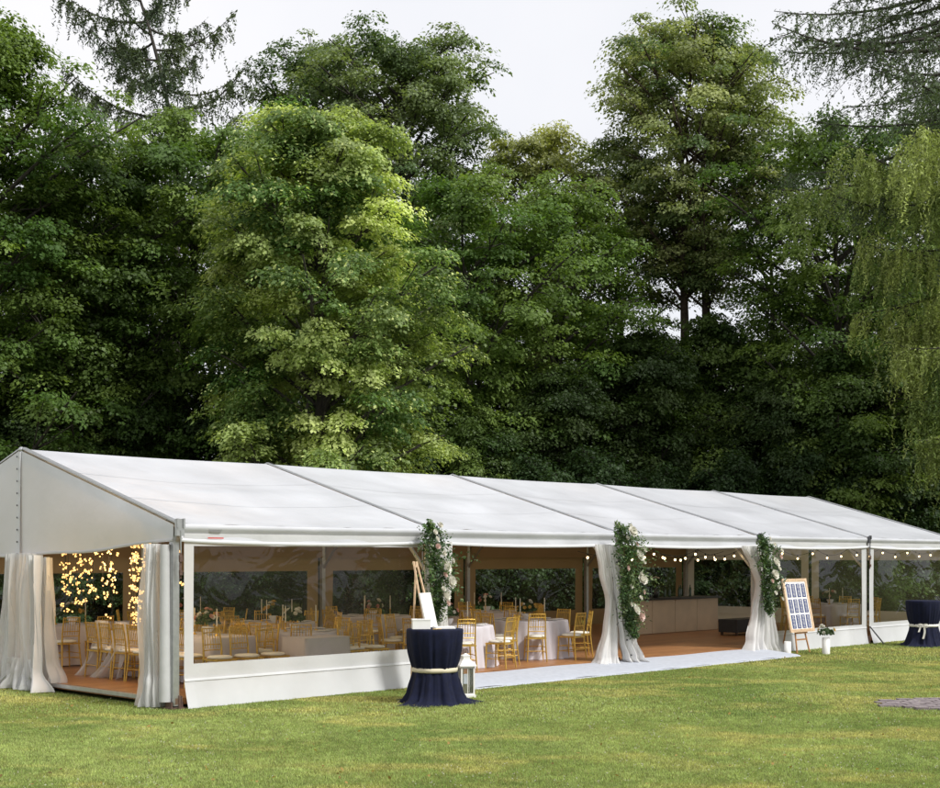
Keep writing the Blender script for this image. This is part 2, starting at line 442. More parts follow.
# side walls with windows.  along front (v = -.02), back (v = WID+.02), end (u=25)
def wall(p0, p1, zt, zb, wx0, wx1, wz0, wz1, skirt=True, matn='wall_pvc', flare=.10, out=(0, -1)):
    """wall sheet from p0 to p1 (tent u,v), window opening given as metres along; one mesh with a hole, pane a child"""
    p0 = Vector((*p0, 0)); p1 = Vector((*p1, 0)); L_ = (p1-p0).length; t = (p1-p0)/L_; o_ = Vector((out[0], out[1], 0))
    xs = [0, wx0, wx1, L_]; zs = [zb, wz0, wz1, zt]
    mb = MB()
    rr = random.Random(int(p0.x*7+p0.y*13+3))
    ph = rr.random()*9
    def P(x, z, off=0.0):
        q = p0 + t*x
        w = .012*math.sin(x*3.1+ph)*math.sin((z-zb)*2.2+ph) if 0.02 < x < L_-.02 else 0
        if z < .30 and skirt:
            k = (.30-z)/.45
            w = w + flare*k**1.4 + (.018*math.sin(x*7+ph)+.014*math.sin(x*16.3+2*ph)+.010*math.sin(x*29+ph))*k
        q = q + o_*(w+off)
        return (q.x, q.y, tz(z))
    for a in range(3):
        for b in range(3):
            if a == 1 and b == 1: continue
            x0, x1, z0, z1 = xs[a], xs[a+1], zs[b], zs[b+1]
            if x1-x0 < .005 or z1-z0 < .005: continue
            nx = max(1, int((x1-x0)/.12)); nz = max(1, int((z1-z0)/.06))
            mb.sheet(lambda i, j: P(x0+(x1-x0)*i, z0+(z1-z0)*j), nx, nz)
    w_ = mb.build('side_wall', matn, tent)
    pane = MB().sheet(lambda i, j: P(wx0-.01+(wx1-wx0+.02)*i, wz0-.01+(wz1-wz0+.02)*j, -.006), max(2, int((wx1-wx0)/.15)), 10)
    pane.build('window_pane', 'clear_pvc', w_)
    tr = MB()
    tr.sheet(lambda i, j: P(L_*i, .235+.035*j, .012), max(2, int(L_/.12)), 1)
    tr.build('weld_seam', 'gable_pvc', w_)
    return w_
# front bays 1, 4, 5
wall((.10, -.035), (4.78, -.035), 2.34, -.145, .16, 4.66, .48, 2.16)
wall((15.25, -.035), (19.92, -.035), 2.34, -.145, .25, 4.45, .33, 2.20)
wall((20.08, -.035), (24.92, -.035), 2.34, -.145, .22, 4.60, .36, 2.20)
# back bays, white PVC coloured brown for the warm light inside
for i in range(5):
    wall((BAY*i+.06, WID+.035), (BAY*(i+1)-.06, WID+.035), 2.34, -.145, .34, 4.54, .45, 1.66, matn='warm_lit_pvc', out=(0, 1))
# far end
wall((25.07, .1), (25.07, HALF-.05), 2.34, -.145, .25, HALF-.4, .45, 1.9, out=(1, 0))
wall((25.07, HALF+.05), (25.07, WID-.1), 2.34, -.145, .25, HALF-.4, .45, 1.9, out=(1, 0))
# inner strip along the back eave, warm inside light put into its tan colour
for i in range(5):
    ph = i*1.3
    MB().sheet(lambda a, b: (BAY*i+.07+(BAY-.14)*a, WID-.14-.02*math.sin(a*20+ph)*b, tz(2.40-.42*b)), 40, 6).build('inner_strip', 'warm_lit_pvc', tent)
# plain white posts of the gable doorway
for v in (3.70, HALF):
    p = MB().box((-.01, v, tz(1.0)), (.06, .07, 2.0))
    p.build('door_post', 'white_paint', tent)
rb = MB().tube([(-.10, .14, tz(-.05)), (-.10, .14, tz(2.18))], [.085, .07], 14)
rb.build('rolled_wall', 'wall_pvc', tent)
# dark pegs / rods at the feet of the posts on the right
for u in (20, 25):
    MB().bar((u-.02, -.10, tz(.28)), (u+.10, -.42, tz(-.15)), .03, .03).build('anchor_rod', 'aluminium_dark', tent)

# ------------------------------------------------------------------ carpet ramp in front of the open bays
def fc(a, b):
    u = 4.85 + 10.15*a; v = -.05 - 1.05*b
    z = -.012 - .100*b + .006*math.sin(u*5.1)*b + .005*math.sin(u*2.3+2)
    if b > .98: z -= .012
    return (u, v, z)
cp = MB().sheet(fc, 90, 14)
cp.sheet(lambda a, b: (4.85+10.15*a, -1.10-.015*b, -.124-.02*b), 90, 1)
cp.sheet(lambda a, b: (4.85-.01*b, -.05-1.05*a, -.012-.100*a-.03*b), 8, 1)
c = cp.build('carpet', 'carpet'); c.location = T(0, 0, 0); c.rotation_euler = (0, 0, RZ)
tag(c, 'pale grey carpet ramp in front of the open middle bays of the tent', 'carpet')
def clearance(): pass

# ------------------------------------------------------------------ curtains
def curtain(name, label, u, v, keys, pl=7, amp=.05, matn='curtain', rz=0.0, group='white curtains tied to the tent posts', seed=0, tie=None, sheets=1, eyelets=False):
    """keys: (z, centre, half width, amp factor) top to bottom; the cloth gathers between them"""
    t = thing(name, label, 'curtain', T(u, v, GZ), RZ+rz, group)
    rr = random.Random(seed)
    zs = [k[0] for k in keys]
    def interp(z, j):
        for a, b in zip(keys, keys[1:]):
            if z <= a[0] and z >= b[0]:
                k = (a[0]-z)/max(1e-6, a[0]-b[0]); k = k*k*(3-2*k)
                return a[j]+(b[j]-a[j])*k
        return keys[-1][j]
    for si in range(sheets):
        ph = rr.random()*6; f2 = 1.7+rr.random()
        def fn(a, b):
            z = zs[0] + (zs[-1]-zs[0])*b
            s = a*2-1
            c = interp(z, 1); hw = interp(z, 2); am = interp(z, 3)*amp
            fm = 1+.55*math.sin(s*4.7+ph*3)
            y = am*(fm*math.sin(s*PI*pl+ph+.5*math.sin(s*7+b*1.5)) + .45*math.sin(s*PI*pl*f2+ph*2+b*3) + .22*math.sin(s*PI*pl*3.7+ph-b*4)) + si*.05 + .012*math.sin(b*9+ph+s*3)
            x = c + hw*s + .25*am*math.cos(s*PI*pl+ph)
            # stray folds of the bottom edge
            if b > .9: y += (b-.9)*.6*math.sin(s*9+ph)
            return (x, y, tz(z))
        MB().sheet(fn, pl*14, 44).build('cloth', matn, t)
    if tie:
        z, r = tie
        c = interp(z, 1); hw = interp(z, 2)
        MB().lathe([(r, -.03), (r+.008, 0), (r, .03)], 20, (c, 0, tz(z)), sx=(hw+.03)/r, sy=1.0, cap=False).build('tie', 'white_sash', t)
    if eyelets:
        for k in range(7):
            z = 1.9-.3*k; c = interp(z, 1); hw = interp(z, 2)
            MB().box((c+hw*eyelets, -.07, tz(z)), (.03, .02, .025)).build('eyelet', 'aluminium_dark', t)
    return t
# gable: wide gathered pair round the middle doorway post
curtain('door_curtain', 'wide white sheer curtain gathered round the middle of the gable doorway', -.14, 4.30,
        [(2.06, 0, .44, .5), (1.4, 0, .44, .9), (.55, .0, .50, 1.1), (.12, 0, .60, 1.4), (-.11, 0, .80, 2.0)],
        pl=5, amp=.09, matn='sheer', rz=PI/2, seed=2, sheets=1)
curtain('door_curtain', 'heavy white hem pooled on the grass under the middle gable curtain', -.20, 4.26,
        [(.36, 0, .50, .8), (.15, .0, .62, 1.2), (-.13, 0, .96, 2.2)], pl=6, amp=.07, rz=PI/2, seed=6)
curtain('door_curtain', 'narrow white roll on the left of the middle gable curtain', -.18, 4.62,
        [(2.05, 0, .09, 1), (1.0, .0, .09, 1), (.2, .03, .12, 1.2), (-.10, .05, .2, 2)], pl=2, amp=.05, rz=PI/2, seed=7)
curtain('door_curtain', 'opaque white wall roll at the right edge of the middle gable curtain', -.20, 3.72,
        [(2.03, 0, .10, 1), (1.0, -.02, .10, 1), (.2, -.05, .14, 1.2), (-.13, -.10, .40, 2)],
        pl=3, amp=.05, rz=PI/2, seed=4, eyelets=.4)
curtain('door_curtain', 'long fine sheer curtain just inside the middle gable curtain', .0, 3.66,
        [(1.99, .08, .05, 1), (1.0, .04, .09, 1), (.35, -.02, .15, 1.2), (-.0, -.12, .28, 2)],
        pl=4, amp=.05, matn='sheer', rz=PI/2, seed=5, eyelets=.8)
# gable, right side by the corner post
curtain('door_curtain', 'narrow sheer curtain hanging beside the front left corner post', -.12, .40,
        [(2.19, 0, .11, .7), (1.2, .02, .12, 1), (.35, .02, .13, 1), (.22, .0, .15, 1.4), (-.13, .03, .19, 1.8)],
        pl=4, amp=.06, matn='sheer', rz=PI/2, seed=8, sheets=2)
# post 1, 2, 3 on the front
curtain('entrance_curtain', 'white curtain on the tent post behind the leaning easel', 5.0, -.12,
        [(2.26, .06, .30, .6), (1.5, .05, .30, .9), (1.05, .0, .22, 1), (.45, 0, .26, 1.2), (-.10, .0, .34, 1.8)],
        pl=5, amp=.06, seed=11)
curtain('entrance_curtain', 'white curtain swept left below the middle garland', 9.62, -.16,
        [(2.24, -.24, .22, .5), (1.75, -.15, .16, .7), (1.15, .0, .11, .8), (.6, -.03, .16, .8), (.1, -.12, .22, 1.1), (-.10, -.18, .28, 1.6)],
        pl=5, amp=.06, seed=13, sheets=1, eyelets=.9)
curtain('entrance_curtain', 'white curtain swept right below the middle garland', 9.74, -.26,
        [(2.22, -.12, .14, .7), (1.4, .0, .11, 1), (.9, .10, .12, 1.1), (.4, .26, .18, 1.2), (.05, .42, .22, 1.5), (-.12, .58, .24, 2.0)],
        pl=5, amp=.06, seed=17, eyelets=-.4)
curtain('entrance_curtain', 'white curtain with eyelets tied back left of the right hand garland', 14.80, -.16,
        [(2.24, -.30, .26, .5), (1.8, -.06, .13, .8), (1.4, .10, .08, .9), (.8, .02, .16, .9), (.2, -.08, .26, 1.1), (-.12, -.12, .36, 1.6)],
        pl=5, amp=.06, seed=19, eyelets=.55)
curtain('entrance_curtain', 'sheer curtain hanging right of the right hand garland', 15.14, -.14,
        [(2.24, -.02, .22, .7), (1.4, -.02, .14, 1), (.8, .05, .20, 1.2), (.1, .10, .26, 1.5), (-.12, .12, .34, 2.0)],
        pl=4, amp=.05, seed=23, matn='sheer')

# ------------------------------------------------------------------ furniture
def make_chair():
    t = thing('chiavari_chair', 'x', 'chair', (0, 0, 0))
    # local: seat faces +y, back at -y
    for sx in (-1, 1):
        MB().tube([(sx*.185, .19, 0), (sx*.17, .18, .44)], [.013, .016], 7).build('leg', 'gold', t)
        MB().tube([(sx*.19, -.23, 0), (sx*.165, -.18, .44), (sx*.165, -.19, .62), (sx*.155, -.235, .92)], [.013, .017, .015, .013], 7).build('leg', 'gold', t)
    st = MB()
    for z in (.17, .27):
        for sx in (-1, 1): st.tube([(sx*.178, -.2, z), (sx*.175, .185, z)], .008, 6)
        st.tube([(-.178, .187, z), (.178, .187, z)], .008, 6)
    st.tube([(-.18, -.205, .2), (.18, -.205, .2)], .008, 6)
    st.build('stretcher', 'gold', t)
    MB().box((0, 0, .443), (.37, .40, .026)).build('seat', 'gold', t)
    cu = MB().lathe([(.17, 0), (.192, .012), (.19, .032), (.16, .045), (.02, .05)], 20, (0, .005, .457), sx=1.0, sy=1.04)
    cu.build('cushion', 'cushion', t)
    bk = MB()
    for z, y in ((.575, -.186), (.66, -.196), (.84, -.222), (.905, -.233)):
        bk.tube([(-.163, y, z), (0, y-.012, z+.004), (.163, y, z)], .0095, 6)
    for k in range(6):
        x = -.12+.048*k; bk.tube([(x, -.198, .60), (x, -.238, .90)], .0065, 6)
    bk.build('backrest', 'gold', t)
    return t
chair0 = make_chair(); chair_used = [False]
def chair(u, v, face, label, group, z=0.0):
    """face: world-ish angle (tent frame) the sitter looks towards"""
    rz = RZ + face - PI/2
    if not chair_used[0]:
        chair_used[0] = True; chair0.location = T(u, v, z); chair0.rotation_euler = (0, 0, rz)
        tag(chair0, label, 'chair', group); return chair0
    return dup(chair0, T(u, v, z), rz, label, group)

def bouquet(seed, r, n, nf, flowers, parent, h=0.0, stem=True):
    rr = np.random.default_rng(seed)
    d = rr.normal(size=(n, 3)); d /= np.linalg.norm(d, axis=1, keepdims=True); d[:, 2] = np.abs(d[:, 2])*.8-.2
    rad = r*(.5+.55*rr.random(n)); cen = d*rad[:, None] + np.array([0, 0, h])
    col = np.array([.05, .085, .03])*(.6+.9*rr.random((n, 1)))
    leaf_obj('greenery', cen, d+rr.normal(size=(n, 3))*.7, rr.normal(size=(n, 3)), .05+.05*rr.random(n), .025+.02*rr.random(n), col, 'garland_leaf', parent)
    for k in range(nf):
        q = rr.normal(size=3); q /= np.linalg.norm(q); q[2] = abs(q[2]); p = q*r*.95 + np.array([0, 0, h])
        flower(tuple(p), .035+.02*rr.random(), flowers[k % len(flowers)], parent, Vector(q), k)
def flower(p, r, matn, parent, nrm=Vector((0, -1, .2)), seed=0):
    rr = random.Random(seed*7+1); nrm = Vector(nrm).normalized()
    q = nrm.to_track_quat('Z', 'Y').to_matrix()
    mb = MB(); P = Vector(p)
    for ring, (cnt, tilt, ln) in enumerate(((7, .35, 1.0), (6, .75, .8), (4, 1.15, .55))):
        for k in range(cnt):
            a = 2*PI*(k+.5*ring)/cnt + rr.uniform(-.2, .2)
            def fn(i, j):
                w = math.sin(PI*(.12+.80*j))*.52*ln*r
                dist = ln*r*j*math.cos(tilt*(.4+.6*j)); up = ln*r*j*math.sin(tilt*(.4+.6*j)) + .06*r*ring
                s = (i-.5)*2
                x = dist*math.cos(a)-s*w*math.sin(a); y = dist*math.sin(a)+s*w*math.cos(a)
                return tuple(P + q @ Vector((x, y, up + .18*r*s*s)))
            mb.sheet(fn, 3, 4)
    return mb.build('flower', matn, parent)

def round_table(u, v, desc, r=.82, nch=8, ph=0.0, skip=(), flowers=('blossom_white', 'blossom_pink')):
    t = thing('round_table', 'round table under a floor length cloth, '+desc, 'table', T(u, v, 0), RZ, 'round dining tables inside the tent')
    MB().lathe([(.3, 0), (.3, .02), (.05, .04), (.04, .70)], 16).build('pedestal', 'wood_dark', t)
    MB().lathe([(r-.01, .70), (r-.01, .735)], 40).build('tabletop', 'wood_dark', t)
    rr = random.Random(int(u*10+v)); p1, p2 = rr.random()*6, rr.random()*6
    H = [(r+.085, .005), (r+.07, .10), (r+.045, .3), (r+.025, .5), (r+.012, .66), (r+.008, .72), (r, .742), (r-.02, .746), (.02, .747)]
    W = [1, .95, .8, .6, .3, .12, 0, 0, 0]
    cl = MB().lathe(H, 132, wob=lambda a, i: W[i]*(.035*math.sin(a*22+p1+.4*math.sin(a*3))+.018*math.sin(a*13+p2)))
    c = cl.build('tablecloth', 'tablecloth'); c.location = T(u, v, 0); c.rotation_euler = (0, 0, RZ)
    tag(c, 'pale pleated floor length cloth on the round table '+desc, 'tablecloth', 'cloths of the round tables')
    b = thing('centrepiece', 'low flower arrangement on the round table '+desc, 'centrepiece', T(u, v, .749), RZ, 'table centrepieces')
    MB().lathe([(.04, 0), (.06, .03), (.09, .10), (.085, .12)], 16).build('bowl', 'white_paint', b)
    bouquet(int(u*31+v*7), .19, 340, 9, list(flowers), b, h=.20)
    for k in range(3):
        a = ph+k*2.1
        cx, cy = .36*math.cos(a), .36*math.sin(a); q = T(u, v, .749)+Vector((cx, cy, 0))
        cd = thing('candlestick', 'slim taper candle in a short holder on the round table '+desc, 'candle', q, 0, 'taper candles of the round table '+desc)
        MB().lathe([(.04, 0), (.035, .01), (.008, .03), (.008, .12), (.018, .14), (.016, .15)], 12).build('holder', 'gold', cd)
        MB().tube([(0, 0, .15), (0, 0, .43)], [.011, .008], 8).build('taper', 'candle', cd)
    # place settings
    ps = MB(); gl = MB()
    for k in range(nch):
        a = ph+2*PI*k/nch
        ps.lathe([(.06, 0), (.12, .008), (.13, .016)], 18, (math.cos(a)*(r-.2), math.sin(a)*(r-.2), 0))
        gl.lathe([(.03, 0), (.004, .004), (.004, .09), (.028, .12), (.034, .17), (.03, .21)], 10, (math.cos(a+.2)*(r-.28), math.sin(a+.2)*(r-.28), 0), cap=False)
    names = ['right', 'far right', 'far', 'far left', 'left', 'near left', 'near', 'near right']
    for k in range(nch):
        if k in skip: continue
        a = ph+2*PI*k/nch
        uu, vv = u+math.cos(a)*(r+.26), v+math.sin(a)*(r+.26)
        wa = (a+RZ-PI/2) % (2*PI)      # direction in the picture: 0 = away from the camera
        # name the side as seen in the picture
        sec = int(round(((a+RZ) % (2*PI))/(PI/4))) % 8
        chair(uu, vv, a+PI, 'gold chair with white cushion, %s side of round table %s' % (names[sec], desc), 'gold chairs of the round table '+desc)
        pl = MB().lathe([(.06, 0), (.12, .008), (.13, .016), (.02, .012)], 18)
        p = pl.build('plate', 'white_paint'); p.location = T(u, v, .749)+Vector(((r-.2)*math.cos(a+RZ), (r-.2)*math.sin(a+RZ), 0))
        tag(p, 'white plate, %s side of the round table %s' % (names[sec], desc), 'plate', 'plates on the round tables')

round_table(6.75, 1.35, 'by the first garland', ph=.25)
round_table(9.35, 1.75, 'by the middle curtains', ph=.1, flowers=('blossom_white', 'blossom_yellow'))
round_table(5.2, 4.6, 'mid tent', ph=.3, flowers=('blossom_yellow', 'blossom_white'))
round_table(8.3, 5.2, 'left of the bar', ph=.05)
round_table(3.6, 1.9, 'behind the side window', ph=.2, flowers=('blossom_white',))
round_table(5.0, 7.4, 'at the back wall', ph=.15)
round_table(11.6, 5.0, 'facing the bar', ph=.4, nch=8)
round_table(21.6, 1.9, 'at the far right', ph=.2)

def long_table(u, v, L_, W_, rz, desc, fl=('blossom_pink', 'blossom_white')):
    t = thing('banquet_table', 'long banquet table, '+desc, 'table', T(u, v, 0), RZ+rz, 'long tables inside the tent')
    for sx in (-1, 1):
        for sy in (-1, 1): MB().box((sx*(L_/2-.1), sy*(W_/2-.08), .355), (.04, .04, .71)).build('leg', 'wood_dark', t)
    MB().box((0, 0, .724), (L_-.02, W_-.02, .025)).build('tabletop', 'wood_dark', t)
    mb = MB(); n = 160; ring = []
    per = 2*(L_+W_)
    def pt(s):
        s = s % per
        if s < L_: return (-L_/2+s, -W_/2, 0, -1)
        s -= L_
        if s < W_: return (L_/2, -W_/2+s, 1, 0)
        s -= W_
        if s < L_: return (L_/2-s, W_/2, 0, 1)
        s -= L_
        return (-L_/2, W_/2-s, -1, 0)
    zs = [.02, .2, .4, .6, .72, .745]
    vs = []
    for z in zs:
        am = .022*(1-z/.75)
        for k in range(n):
            x, y, nx, ny = pt(per*k/n); w = .012+am*(1.2+math.sin(k*.95)+.6*math.sin(k*.41))
            if z > .74: w = 0.0
            vs.append((x+nx*w, y+ny*w, z))
    fs = [(i*n+k, i*n+(k+1) % n, (i+1)*n+(k+1) % n, (i+1)*n+k) for i in range(len(zs)-1) for k in range(n)]
    mb.add(vs, fs, True); mb.add([(-L_/2, -W_/2, .746), (L_/2, -W_/2, .746), (L_/2, W_/2, .746), (-L_/2, W_/2, .746)], [(0, 1, 2, 3)])
    c = mb.build('tablecloth', 'tablecloth'); c.location = T(u, v, 0); c.rotation_euler = (0, 0, RZ+rz)
    tag(c, 'white floor length cloth on the long table '+desc, 'tablecloth', 'cloths of the long tables')
    m = Matrix.Rotation(rz, 3, 'Z')
    nb = max(1, int(L_/1.3))
    for k in range(nb):
        q = m @ Vector((-L_/2+L_*(k+.5)/nb, 0, 0))
        b = thing('centrepiece', 'mixed flower arrangement on the long table %s' % desc, 'centrepiece', T(u+q.x, v+q.y, .748), RZ, 'flower arrangements of the long table '+desc)
        MB().lathe([(.05, 0), (.07, .04), (.10, .12), (.09, .14)], 16).build('bowl', 'white_paint', b)
        bouquet(int(u*13+k*5+v), .20, 320, 9, list(fl), b, h=.22)
        for w in (-.32, .30):
            q2 = m @ Vector((-L_/2+L_*(k+.5)/nb+w, .05, 0))
            cd = thing('candlestick', 'slim taper candle on the long table '+desc, 'candle', T(u+q2.x, v+q2.y, .748), 0, 'taper candles of the long table '+desc)
            MB().lathe([(.04, 0), (.035, .01), (.008, .03), (.008, .12), (.018, .14), (.016, .15)], 12).build('holder', 'gold', cd)
            MB().tube([(0, 0, .15), (0, 0, .43)], [.011, .008], 8).build('taper', 'candle', cd)
def chair_row(u, v, rz, L_, W_, n, side, desc, jitter=0):
    m = Matrix.Rotation(rz, 3, 'Z')
    for k in range(n):
        q = m @ Vector((-L_/2+L_*(k+.5)/n, side*(W_/2+.22), 0))
        word = ['first', 'second', 'third', 'fourth', 'fifth', 'sixth', 'seventh'][k]
        chair(u+q.x, v+q.y, rz-side*PI/2, 'gold chair with white cushion, %s from left, %s' % (word, desc), 'gold chairs '+desc)
long_table(1.80, 2.6, 3.0, .85, PI/2, 'inside the gable doorway')
chair_row(1.80, 2.6, PI/2, 3.0, .95, 7, 1, 'doorway side of the long table')
chair_row(1.80, 2.6, PI/2, 3.0, .95, 6, -1, 'inner side of the long table')
long_table(2.9, 6.6, 3.4, .9, 0, 'against the back windows', fl=('blossom_yellow', 'blossom_white'))
chair_row(2.9, 6.6, 0, 3.4, .9, 5, -1, 'near side of the back table')
chair_row(1.75, .42, 0, 1.5, .2, 3, 1, 'row behind the side window')
chair_row(4.25, .55, 0, .9, .2, 2, 1, 'pair by the buffet table')
# small white buffet table close behind the big side window
bt = thing('buffet_table', 'small rectangular table under a crisp white cloth behind the big side window', 'table', T(2.95, .52, 0), RZ)
for sx in (-1, 1):
    for sy in (-1, 1): MB().box((sx*.35, sy*.22, .34), (.035, .035, .68)).build('leg', 'wood_dark', bt)
MB().box((0, 0, .69), (.84, .54, .03)).build('tabletop', 'wood_dark', bt)
bc = MB().sheet(lambda a, b: (lambda th, z: ((.46+.03*(1-z/.7))*max(-1, min(1, 1.35*math.cos(th)))+.008*math.sin(th*17)*(1-z/.7), (.31+.03*(1-z/.7))*max(-1, min(1, 1.35*math.sin(th)))+.008*math.cos(th*15)*(1-z/.7), z))(2*PI*a, .02+.70*b), 120, 10)
bc.box((0, 0, .722), (.925, .625, .012))
o = bc.build('tablecloth', 'tablecloth'); o.location = T(2.95, .52, 0); o.rotation_euler = (0, 0, RZ)
tag(o, 'crisp white cloth over the small buffet table behind the side window', 'tablecloth')

# ------------------------------------------------------------------ bar counter, its bottles, the lounge bench
br = thing('bar_counter', 'long beige panelled bar counter with a black top', 'bar', T(18.5, 5.0, 0), RZ)
for k in range(4):
    MB().box((-1.5+k*1.0, -.0, .44), (.985, .60, .86)).build('panel', 'bar_panel', br)
MB().box((0, 0, .05), (3.98, .55, .08)).build('plinth', 'wood_dark', br)
MB().box((0, -.02, .90), (4.1, .74, .05)).build('countertop', 'black_top', br)
bottle_mat = mat('bottle_glass', (.02, .05, .025), rough=.12)
for k in range(11):
    b = MB().lathe([(.036, 0), (.037, .18), (.03, .22), (.013, .26), (.013, .31)], 12)
    o = b.build('bottle', 'bottle_glass'); o.location = T(16.9+k*.28+.05*(k % 3), 5.1+.08*(k % 2), .926)
    tag(o, 'dark glass bottle standing in the row on the bar counter', 'bottle', 'bottles on the bar')
pv = thing('flower_vase', 'leafy plant in a dark vase standing on the bar counter', 'vase', T(17.9, 4.9, .926), 0)
MB().lathe([(.05, 0), (.08, .08), (.06, .2), (.045, .24)], 16).build('vase', 'black_top', pv)
bouquet(77, .17, 300, 3, ['blossom_white'], pv, h=.36)
sf = thing('lounge_bench', 'low dark upholstered bench right of the bar', 'bench', T(19.0, 2.9, 0), RZ)
MB().box((0, 0, .20), (1.5, .55, .24)).build('base', 'dark_leather', sf)
for x in (-.38, .38): MB().box((x, 0, .365), (.74, .56, .09)).build('seat_cushion', 'dark_leather', sf)
for sx in (-1, 1):
    for sy in (-1, 1): MB().box((sx*.68, sy*.22, .04), (.05, .05, .08)).build('leg', 'wood_dark', sf)

# white tulle draped from chairs at the gable opening
for k, (u, v, h) in enumerate(((1.05, 3.75, 0), (1.0, 3.05, 0))):
    lab = ['pinkish sheer tulle draped over the chair left in the gable doorway', 'white sheer tulle sweeping from a chair down to the deck in the gable doorway'][k]
    t = thing('tulle_drape', lab, 'drape', T(u, v, 0), RZ+PI/2, 'tulle drapes on the doorway chairs')
    def fn(a, b, k=k):
        s = a*2-1; z = .93*(1-b); w = .14+.10*b+.22*b**3
        x = s*w + .42*b**2.2*(1 if k == 0 else 1.2); y = .05+.05*math.sin(s*9+k)+.18*b**3*math.sin(s*4)
        return (x, y, z+.012)
    MB().sheet(fn, 30, 24).build('cloth', 'sheer', t)

# ------------------------------------------------------------------ cocktail tables
def W_(px, d, z=GZ): return Vector(((px-470)/F*d, d, z))
def cocktail(loc, label, rz, seed, bow, sashm):
    t = thing('cocktail_table', label, 'table', loc, rz, 'navy cocktail tables on the lawn')
    MB().lathe([(.26, 0), (.26, .015), (.03, .04), (.028, 1.06)], 20).build('pedestal', 'aluminium_dark', t)
    MB().lathe([(.385, 1.06), (.385, 1.085)], 40).build('tabletop', 'wood_dark', t)
    rr = random.Random(seed); p1, p2, p3 = rr.random()*6, rr.random()*6, rr.random()*6
    prof = [(.58, .010), (.50, .028), (.435, .07), (.395, .15), (.362, .27), (.335, .38), (.322, .46), (.312, .49), (.325, .54), (.352, .62), (.385, .76), (.408, .90), (.418, 1.02), (.420, 1.075), (.415, 1.092), (.40, 1.098), (.02, 1.098)]
    A = [1.9, 1.5, 1.15, .95, .8, .6, .42, .3, .45, .5, .45, .32, .16, .05, 0, 0, 0]
    def wob(a, i):
        f = .030*math.sin(a*9+p1+.5*math.sin(2*a)) + .018*math.sin(a*19+p2+.6*math.sin(3*a)) + .014*math.sin(a*5+p3) + .008*math.sin(a*37+p1)
        e = .10*math.sin(a*3+p3)*(1 if i == 0 else .45 if i == 1 else 0)
        g = .006*math.sin(a*31+p1) if i > 6 else 0
        return A[i]*f + e + g*A[i]*2+(.006*math.sin(i*2.1+a*4)*A[i])
    MB().lathe(prof, 140, wob=wob).build('cloth', 'navy_cloth', t)
    sa = MB().lathe([(.318, .462), (.334, .468), (.342, .495), (.336, .525), (.322, .532)], 60, wob=lambda a, i: .006*math.sin(a*9+p1), cap=False)
    s = sa.build('sash', sashm, t)
    if bow:
        b = MB()
        for sx in (-1, 1):
            def fn(i, j, sx=sx):
                an = 2*PI*i; return (sx*(.06+.07*math.cos(an)), -.36-.02*math.sin(an)-.02, .50+.035*math.sin(an)*(1+.3*j)+.03*(j-.5)*0 + (.02*j-.01))
            b.sheet(fn, 16, 2)
        b.box((0, -.37, .495), (.05, .04, .05))
        def tail(i, j): return (.02+.05*(i-.5)+.02*math.sin(j*4), -.37-.05*j-.01*math.sin(i*8), .49-.30*j)
        def tail2(i, j): return (-.05+.04*(i-.5)-.05*j, -.365-.03*j, .49-.14*j)
        b.sheet(tail, 4, 10).sheet(tail2, 4, 8); b.build('bow', sashm, t)
    return t
ct1 = W_(435, 19.75)
cocktail(ct1, 'navy cocktail table with a gold ribbon waist in front of the first garland', .3, 3, False, 'sash')
cocktail(W_(923.5, 32.4), 'navy cocktail table with a tied cream bow at the far right', -.35, 8, True, 'white_sash')
top1 = GZ+1.099
def on_table(px, dy, name, label, cat, mb, m, rz):
    d = ct1.y+dy; o = mb.build(name, m); o.location = ((px-470)/F*d, d, top1); o.rotation_euler = (0, 0, rz); tag(o, label, cat); return o
bx = thing('card_box', 'small white card box standing left on the near navy table', 'box', ((421-470)/F*19.6, 19.6, top1), .15)
MB().box((0, 0, .068), (.26, .18, .13)).build('body', 'paper', bx); MB().box((0, 0, .138), (.27, .19, .018)).build('lid', 'paper', bx)
MB().box((0, .0, .148), (.12, .015, .004)).build('slot', 'grey_print', bx)
bk = MB().box((0, 0, .012), (.30, .22, .022)).box((.0, 0, .0265), (.285, .205, .006))
on_table(444, -.02, 'guest_book', 'flat white guest book lying right on the near navy table', 'book', bk, 'paper', .25)
pn = MB().tube([(-.07, 0, .006), (.07, 0, .006)], .005, 8)
on_table(437, -.27, 'pen', 'thin pen lying in front of the white guest book', 'pen', pn, 'gold', .5)

